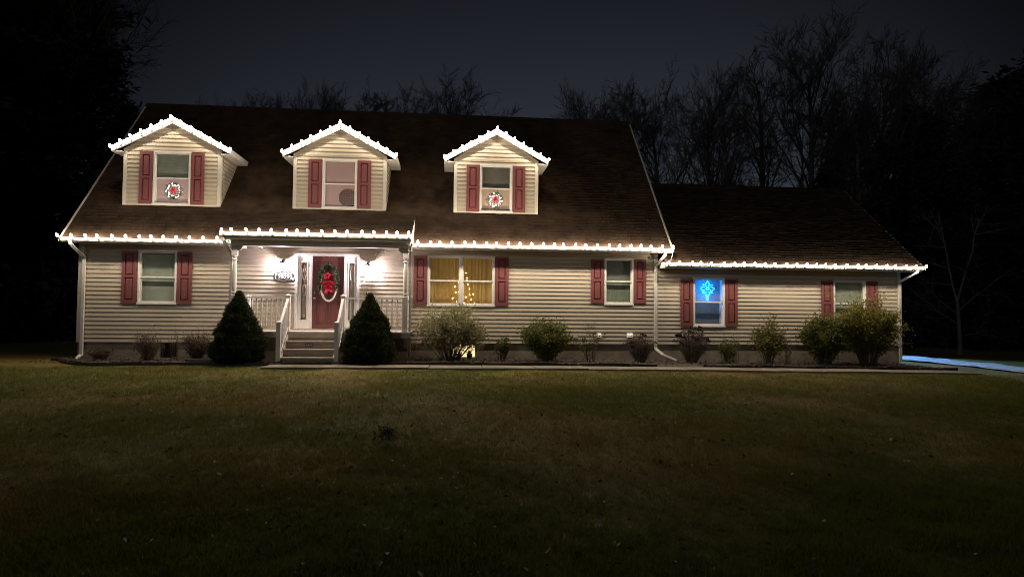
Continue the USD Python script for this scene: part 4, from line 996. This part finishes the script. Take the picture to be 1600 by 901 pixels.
shrub('flowering_clump', 15.70, YB, .46, .84, 'brown clump with dry flower heads left of the middle downspout', 'plant', 18, 'flower_heads', 150, 2200, .055, .3, .3, (1, .85), .2, (9, .085, 'flower_heads'), 1)
shrub('flowering_clump', 17.22, YB, .52, 1.10, 'taller brown clump with dark flower heads under the blue lit window', 'plant', 19, 'flower_heads', 170, 2400, .055, .3, .3, (1, .85), .2, (24, .10, 'flower_heads'), 1)
shrub('leafy_plant', 18.32, YB, .36, .80, 'small leafy plant right of the taller flower clump', 'plant', 20, 'green_leaves', 22, 800, .07, .5, clump=.05)
shrub('tall_weed', 18.75, -.8, .12, 1.22, 'slim weed reaching the right shutter of the blue lit window', 'plant', 29, 'yellow_leaves', 5, 110, .05, .45)
shrub('yellow_shrub', 19.50, YB, .58, 1.40, 'yellow green shrub on the bare wing wall', 'shrub', 21, 'yellow_leaves', 34, 3000, .075, .5, .3, (1, .8), .4, None, 4, .12, 'dry_stem', .06)
shrub('small_yellow_plant', 20.2, -1.1, .2, .95, 'little yellowing plant between the yellow shrub and the green bush', 'plant', 30, 'autumn_leaves', 8, 150, .055, .5)
shrub('wide_green_bush', 21.20, YB, .78, 1.52, 'wide green bush left of the tallest shrub', 'shrub', 22, 'green_leaves', 56, 8500, .085, .5, .15, (1, .75), .3, None, 5, .2, 'dry_stem', .07)
shrub('tall_autumn_shrub', 22.55, YB, 1.0, 2.12, 'tallest shrub with yellowing top hiding the far wing window', 'shrub', 23, 'autumn_leaves', 60, 11500, .085, .5, .22, (1, .65), .3, None, 6, .22, 'bark', .07)
for x, lb in ((10.62, 'dark potted plant in front of the lit basement window, left one'), (10.93, 'dark potted plant in front of the lit basement window, right one')):
    t = xf('potted_plant', loc=(x, -.22, float(gz(x, 0)) + .02), label=lb, cat='potted plant')
    M().lathe([(.06, 0), (.085, .17), (.09, .18), (.08, .18), (.001, .17)], sides=12).build('pot', 'pot_dark', t, smooth=40)
    rr = np.random.default_rng(int(x * 10)); P = rr.normal(0, .035, (60, 3)) + [0, 0, .2]; M().add(*leaf_quads(P, rr.normal(0, .5, (60, 3)) + [0, 0, .8], .08, rr, .35)).build('leaves', 'green_leaves', t, kind='stuff')

# leaf litter, lawn grass, fallen leaves
def flat_leaves(n, seed, where, size, lift):
    r = np.random.default_rng(seed); x, y = where(r, n); a = r.uniform(0, 2 * math.pi, n); s = size * r.uniform(.5, 1.4, n)
    P = np.stack([x, y, gz(x, y) + lift], 1); D = np.stack([np.cos(a), np.sin(a), r.normal(.1, .3, n)], 1); D /= np.linalg.norm(D, axis=1, keepdims=True)
    U = np.stack([-np.sin(a), np.cos(a), r.normal(0, .35, n)], 1)
    v = np.stack([P - D * s[:, None] * .5, P + U * s[:, None] * .32 + [0, 0, .012], P + D * s[:, None] * .5, P - U * s[:, None] * .32 + [0, 0, .006]], 1).reshape(-1, 3); b = np.arange(n)[:, None] * 4
    return M().add(v, np.vstack([b + [0, 1, 2], b + [0, 2, 3]]))
def _bedpos(r, n):
    x = r.uniform(-.2, 24.4, n); return x, np.where((x > 5.7) & (x < 7.8), -2.3, -r.uniform(.05, 2.35, n))
flat_leaves(3200, 1, _bedpos, .07, .085).build('leaf_litter', 'fallen_leaf', None, kind='stuff', label='dry leaf litter in the beds along the house wall', cat='leaf litter')
def _lawnpos(r, n):
    y = -3.5 - 12.5 * r.uniform(0, 1, n) ** 1.3; return 10.4 + (-y * .05) + r.normal(0, 1, n) * (17 + y) * .85 * .8, y
flat_leaves(1300, 2, _lawnpos, .05, .07).build('fallen_leaves', 'fallen_leaf', None, kind='stuff', label='scattered fallen leaves across the dark lawn', cat='leaves')

def grass():
    r = np.random.default_rng(8); n = 260000
    y = -2.2 - 14.6 * r.uniform(0, 1, n) ** .85; depth = y + 19.0; half = depth * .86 + .5
    x = 10.36 + .096 * depth + r.uniform(-1, 1, n) * half
    k = ((y < -3.30) | (x < 5.7) | ((y > -2.42) & (y < -2.17))) & ((y < -2.35) | (x < -.4) | (x > 7.6)) ; x, y = x[k], y[k]
    dens = meshkit.fbm(np.stack([x * .5, y * .5, 0 * x], 1), 3, 4); k = r.uniform(0, 1, len(x)) < np.clip(.45 + 1.5 * (dens - .35), .25, 1); x, y = x[k], y[k]
    z = gz(x, y) + .07 * (meshkit.fbm(np.stack([x * 1.3, y * 1.3, 0 * x], 1), 4, 0) - .5)
    n = len(x); a = r.uniform(0, 2 * math.pi, n); h = r.uniform(.022, .055, n) * (.7 + .9 * meshkit.fbm(np.stack([x * 3.1, y * 3.1, 0 * x], 1), 2, 9)); ln = r.uniform(.5, 1.7, n) * h; w = r.uniform(.0022, .0045, n)
    V, F = [], []
    for j in range(3):
        aj = a + j * 2.1 + r.normal(0, .4, n); dx, dy = np.cos(aj), np.sin(aj); ox, oy = r.normal(0, .02, n), r.normal(0, .02, n)
        b0 = np.stack([x + ox - dy * w, y + oy + dx * w, z - .01], 1); b1 = np.stack([x + ox + dy * w, y + oy - dx * w, z - .01], 1)
        tp = np.stack([x + ox + dx * ln, y + oy + dy * ln, z + h], 1)
        V.append(np.stack([b0, b1, tp], 1).reshape(-1, 3))
    V = np.vstack(V); return M().add(V, np.arange(len(V)).reshape(-1, 3))
grass().build('grass', 'grass_blades', None, kind='stuff', label='short patchy grass covering the front lawn', cat='grass')
shrub('lawn_weed', 9.62, -11.3, .10, .16, 'small dark tuft standing alone in the lawn', 'plant', 31, 'brush', 12, 90, .05, .4, clump=.02)

# ------------------------------------------------------------------ trees
def bare_tree(r, H, spread=.33, fork=.42, twigs=7, lean=.0, levels=4):
    """A leafless tree: (trunk polylines, branch polylines)."""
    trunk, br = [], []
    def grow(p, d, L, rad, lev):
        n = (7, 6, 5, 4, 3)[lev]; pts = [p]; dd = d.copy()
        for _ in range(n - 1):
            dd = dd + r.normal(0, (.05, .10, .14, .18, .2)[lev], 3) + np.array([0, 0, .05 if lev else .02]); dd /= np.linalg.norm(dd); pts.append(pts[-1] + dd * L / (n - 1))
        pts = np.array(pts); e = .35 if lev else .3; rr = rad * np.linspace(1, e, n); (trunk if lev == 0 else br).append((pts, rr))
        if lev >= levels: return
        kids = (r.integers(17, 22), r.integers(7, 9), r.integers(5, 7), twigs)[lev]
        for k in range(int(kids)):
            q = (fork + (1 - fork) * (k + r.uniform(0, 1)) / kids) if lev == 0 else (.22 + .78 * (k + r.uniform(0, 1)) / kids)
            i = min(int(q * (n - 1)), n - 2); fpos = q * (n - 1) - i; b = pts[i] + (pts[i + 1] - pts[i]) * fpos; t = pts[i + 1] - pts[i]; t /= np.linalg.norm(t)
            side = r.normal(0, 1, 3); side -= t * (side @ t); side /= np.linalg.norm(side)
            ang = r.uniform(.35, .72) if lev == 0 else r.uniform(.35, .9)
            nd = t * math.cos(ang) + side * math.sin(ang); nl = L * ((1.15 - .75 * q) * spread * 1.5 if lev == 0 else r.uniform(.34, .56)); nr = rad * (1 - .65 * q) * (.5 if lev == 0 else .55)
            grow(b, nd, nl, max(nr, .012), lev + 1)
    grow(np.array([0, 0, -.4]), np.array([lean, 0, 1.0]) / math.hypot(1, lean), H * .93, H * .0125 + .05, 0)
    return trunk, br

PROTO = []
for k, (sp_, fk, tw) in enumerate(((.36, .38, 9), (.28, .30, 9), (.40, .46, 9), (.22, .34, 8))):
    _t, _b = bare_tree(np.random.default_rng(40 + k), 20.0, sp_, fk, tw)
    _s = 20.0 / np.percentile(np.concatenate([p[:, 2] for p, _ in _b]), 99.7)
    PROTO.append(([(p * _s, q) for p, q in _t], [(p * _s, q) for p, q in _b]))
srcs = {}
def place_tree(proto, x, y, H, rot, wide, label, ztop=None):
    z = float(gz(x, y)); s = (H / 20.0); sc = (s * wide, s * wide, s)
    if proto not in srcs:
        t = xf('bare_tree', loc=(x, y, z), rotz=rot, scale=sc, label=label, cat='tree', group='bare trees behind the house')
        tr, br = PROTO[proto]
        M().add(*tubes(tr, 7)).build('trunk', 'bark', t, smooth=True); M().add(*tubes(br, 3)).build('crown', 'twig', t, kind='stuff')
        srcs[proto] = t; return t
    return copy_of(srcs[proto], 'bare_tree', (x, y, z), rot, sc, label=label, cat='tree', group='bare trees behind the house')

place_tree(0, 36.2, 25, 22.6, 20, 1.0, 'tall round crowned bare tree, highest of those above the wing roof')
place_tree(1, 40.6, 25.5, 22.8, 70, .9, 'slender tall bare tree just right of the highest bare tree')
place_tree(2, 45.4, 25, 22.4, 130, .85, 'wide forked bare tree before the dark evergreens at the far right')
place_tree(3, 32.6, 24.5, 20.4, 200, 1.1, 'thin straight bare tree left of the highest bare tree')
place_tree(2, 30.6, 27, 20.0, 260, .8, 'bare tree with a domed crown over the left half of the wing roof')
place_tree(0, 26.1, 26, 18.9, 300, .95, 'rounded bare tree rising where the wing roof meets the main gable')
place_tree(1, 22.5, 25, 17.4, 15, 1.1, 'bare tree just right of the main ridge end')
place_tree(2, 19.3, 25, 17.6, 95, .85, 'bare tree showing above the right end of the main ridge')
place_tree(2, 11.4, 26, 18.0, 185, 1.05, 'round topped bare tree above the ridge beside the dormer nearest the wing')
place_tree(1, 8.6, 27, 16.5, 240, 1.1, 'low bare treetop above the ridge right of the middle dormer')
place_tree(0, 5.6, 26, 17.0, 140, .9, 'bare treetop above the ridge over the middle dormer')
place_tree(3, 3.6, 28, 17.6, 33, 1.6, 'thin bare treetop above the ridge left of the middle dormer')
place_tree(2, 1.3, 26, 16.9, 310, .8, 'bushy bare treetop above the ridge between the left and middle dormers')
place_tree(0, -2.0, 27, 16.4, 77, .8, 'leftmost small bare treetop peeking over the ridge')
place_tree(3, 38.6, 23, 17.5, 150, 1.2, 'crooked bare tree with low limbs between the tall ones')
place_tree(1, 43.0, 30, 22.0, 220, 1.0, 'bare tree standing furthest back on the right, among the evergreens')
place_tree(0, 49.5, 27, 19.5, 45, 1.0, 'bare tree half hidden by the big evergreen at the right edge')
place_tree(0, -12.2, 20, 25.0, 100, .8, 'big dark bare tree left of the house in front of the evergreens')
place_tree(2, -5.0, 27, 16.2, 10, .9, 'bare tree just left of the main ridge end')
place_tree(3, 28.3, 22, 15.5, 10, 1.3, 'shorter bare tree behind the left part of the wing roof')

# the small pale tree by the drive
r = np.random.default_rng(77); t = xf('pale_tree', loc=(33.3, 8.0, float(gz(33.3, 8))), label='small pale forked tree beyond the blue lit drive', cat='tree')
base = np.array([0, 0, -.2]); fork = np.array([-.06, 0, 2.35]); tr = [(np.array([base, [.03, 0, .5], [.0, 0, 1.3], fork]), np.array([.13, .10, .085, .075]))]
br = []
def limb(p, q, r0, n=6, kids=6, lev=1):
    p, q = np.array(p, float), np.array(q, float); s = np.linspace(0, 1, n)[:, None]; P = p + (q - p) * s + r.normal(0, .05, (n, 3)) * s * (1.2 - s) * np.linalg.norm(q - p) * .5
    br.append((P, np.linspace(r0, r0 * .3, n)))
    if lev < 4:
        for k in range(kids):
            u = r.uniform(.25, .97); i = min(int(u * (n - 1)), n - 2); b = P[i]; d = (q - p); L = np.linalg.norm(d) * r.uniform(.3, .5); e = b + d / np.linalg.norm(d) * L * .6 + r.normal(0, .55, 3) * L
            limb(b, e, r0 * .45, 4, 5, lev + 1)
limb(fork, (-.7, .2, 6.4), .055); limb(fork, (1.0, -.1, 6.2), .06); limb((0, 0, 1.35), (-2.6, -.3, 2.9), .03); limb((0, 0, 2.0), (2.3, .2, 3.6), .03); limb((.02, 0, .8), (2.4, .4, 1.2), .02); limb((0, 0, 1.8), (-1.8, .3, 3.4), .022)
M().add(*tubes(tr, 8)).build('trunk', 'pale_bark', t, smooth=True); M().add(*tubes(br, 4)).build('branches', 'pale_bark', t, kind='stuff')

# evergreens
def evergreen_proto(seed, H, R, shape):
    r = np.random.default_rng(seed); S, P, D = [], [], []
    for k in range(240):
        h = r.uniform(.04, .985); rad = R * np.interp(h, *shape) * r.uniform(.6, 1.12); a = r.uniform(0, 2 * math.pi); n = 5; s = np.linspace(0, 1, n)
        L = np.stack([rad * s * math.cos(a), rad * s * math.sin(a), h * H + rad * (.18 * s - .38 * s * s)], 1); S.append((L, np.linspace(.05, .012, n)))
        m = int(230 * max(.25, rad / R)); q = r.uniform(.15, 1, m); p = np.stack([np.interp(q, s, L[:, i]) for i in range(3)], 1) + r.normal(0, .075 * R, (m, 3)) * [1, 1, 1.0]; P.append(p); D.append(np.tile([math.cos(a), math.sin(a), -.1], (m, 1)))
    return r, S, np.vstack(P), np.vstack(D)
CON = ([0, .12, .4, .75, 1], [.8, 1, .72, .32, .03]); DOM = ([0, .2, .5, .8, 1], [.7, .95, 1, .72, .15])
esrc = {}
def evergreen(kind, x, y, H, R, rot, label):
    z = float(gz(x, y))
    if kind not in esrc:
        t = xf('evergreen_tree', loc=(x, y, z), rotz=rot, scale=(R / 3, R / 3, H / 12), label=label, cat='tree', group='dark evergreens round the house')
        r, S, P, D = evergreen_proto(60 + kind, 12.0, 3.0, DOM if kind else CON)
        M().tube([(0, 0, -.4), (0, 0, 6), (0, 0, 11.6)], [.28, .16, .03], 7).build('trunk', 'bark', t, smooth=True); M().add(*tubes(S, 3)).build('limbs', 'bark', t, kind='stuff')
        M().add(*leaf_quads(P, D, .27, r, .4, .8)).build('crown', 'dark_evergreen', t, kind='stuff'); esrc[kind] = t; return
    copy_of(esrc[kind], 'evergreen_tree', (x, y, z), rot, (R / 3, R / 3, H / 12), label=label, cat='tree', group='dark evergreens round the house')
evergreen(0, 36.6, 23.0, 12.6, 3.6, 0, 'dark conical evergreen under the highest bare tree')
evergreen(1, 42.4, 22.5, 16.4, 4.6, 40, 'tall dark rounded evergreen right of the slender bare tree')
evergreen(1, 54.0, 24.0, 21.5, 8.5, 100, 'biggest dark evergreen, at the right edge of the view')
evergreen(0, 28.6, 21.0, 10.2, 3.0, 60, 'low dark evergreen behind the middle of the wing roof')
evergreen(0, 47.0, 18.5, 11.0, 4.5, 130, 'broad low evergreen beyond the drive')
evergreen(1, 40.5, 14.5, 8.0, 4.0, 210, 'dark bushy evergreen just behind the small pale tree')
evergreen(1, -15.0, 20.0, 25.0, 7.0, 15, 'biggest dark evergreen left of the house')
evergreen(1, -17.5, 14.0, 25.0, 8.0, 75, 'dark evergreen at the left edge of the view')
evergreen(0, -6.2, 15.0, 12.0, 3.6, 160, 'dark conical evergreen close to the left gable')
evergreen(0, -12.5, 8.0, 10.0, 4.0, 260, 'lower dark evergreen nearest the camera on the left')
evergreen(1, -22.0, 22.0, 21.0, 8.0, 200, 'far dark evergreen beyond the left lawn')

def woodland():
    """Dense brush along the edge of the woods: twiggy sprays in uneven heaps."""
    r = np.random.default_rng(90); S = []; P = []
    def heap(x, y, h):
        for _ in range(26):
            a = r.uniform(0, 2 * math.pi); q = np.array([x + r.normal(0, .8), y + r.normal(0, .8), float(gz(x, y))]); e = q + [r.normal(0, h * .25), r.normal(0, h * .25), h * r.uniform(.5, 1.1)]
            s = np.linspace(0, 1, 4)[:, None]; L = q + (e - q) * s + r.normal(0, .12, (4, 3)) * s; S.append((L, np.linspace(.035, .01, 4)))
            for _ in range(5):
                u = r.uniform(.1, 1); P.append(q + (e - q) * u + r.normal(0, .35, 3))
    for x in np.arange(27, 75, 1.5): heap(x + r.normal(0, .5), 13 + .35 * (x - 27) + r.normal(0, 1.5), r.uniform(3, 5.5)); heap(x, 31 + r.normal(0, 2), r.uniform(6, 9))
    for x in np.arange(-45, -3, 1.5): heap(x, 24 + r.normal(0, 2), r.uniform(5, 8)); heap(x - 1, 12 - .25 * (x + 3) + r.normal(0, 1), r.uniform(2.5, 4))
    P = np.array(P); m = M().add(*tubes(S, 3)); m.add(*leaf_quads(P, r.normal(0, 1, P.shape), .55, r, .5)); return m
woodland().build('woodland', 'brush', None, kind='stuff', label='dense dark brush along the edge of the woods', cat='brush')
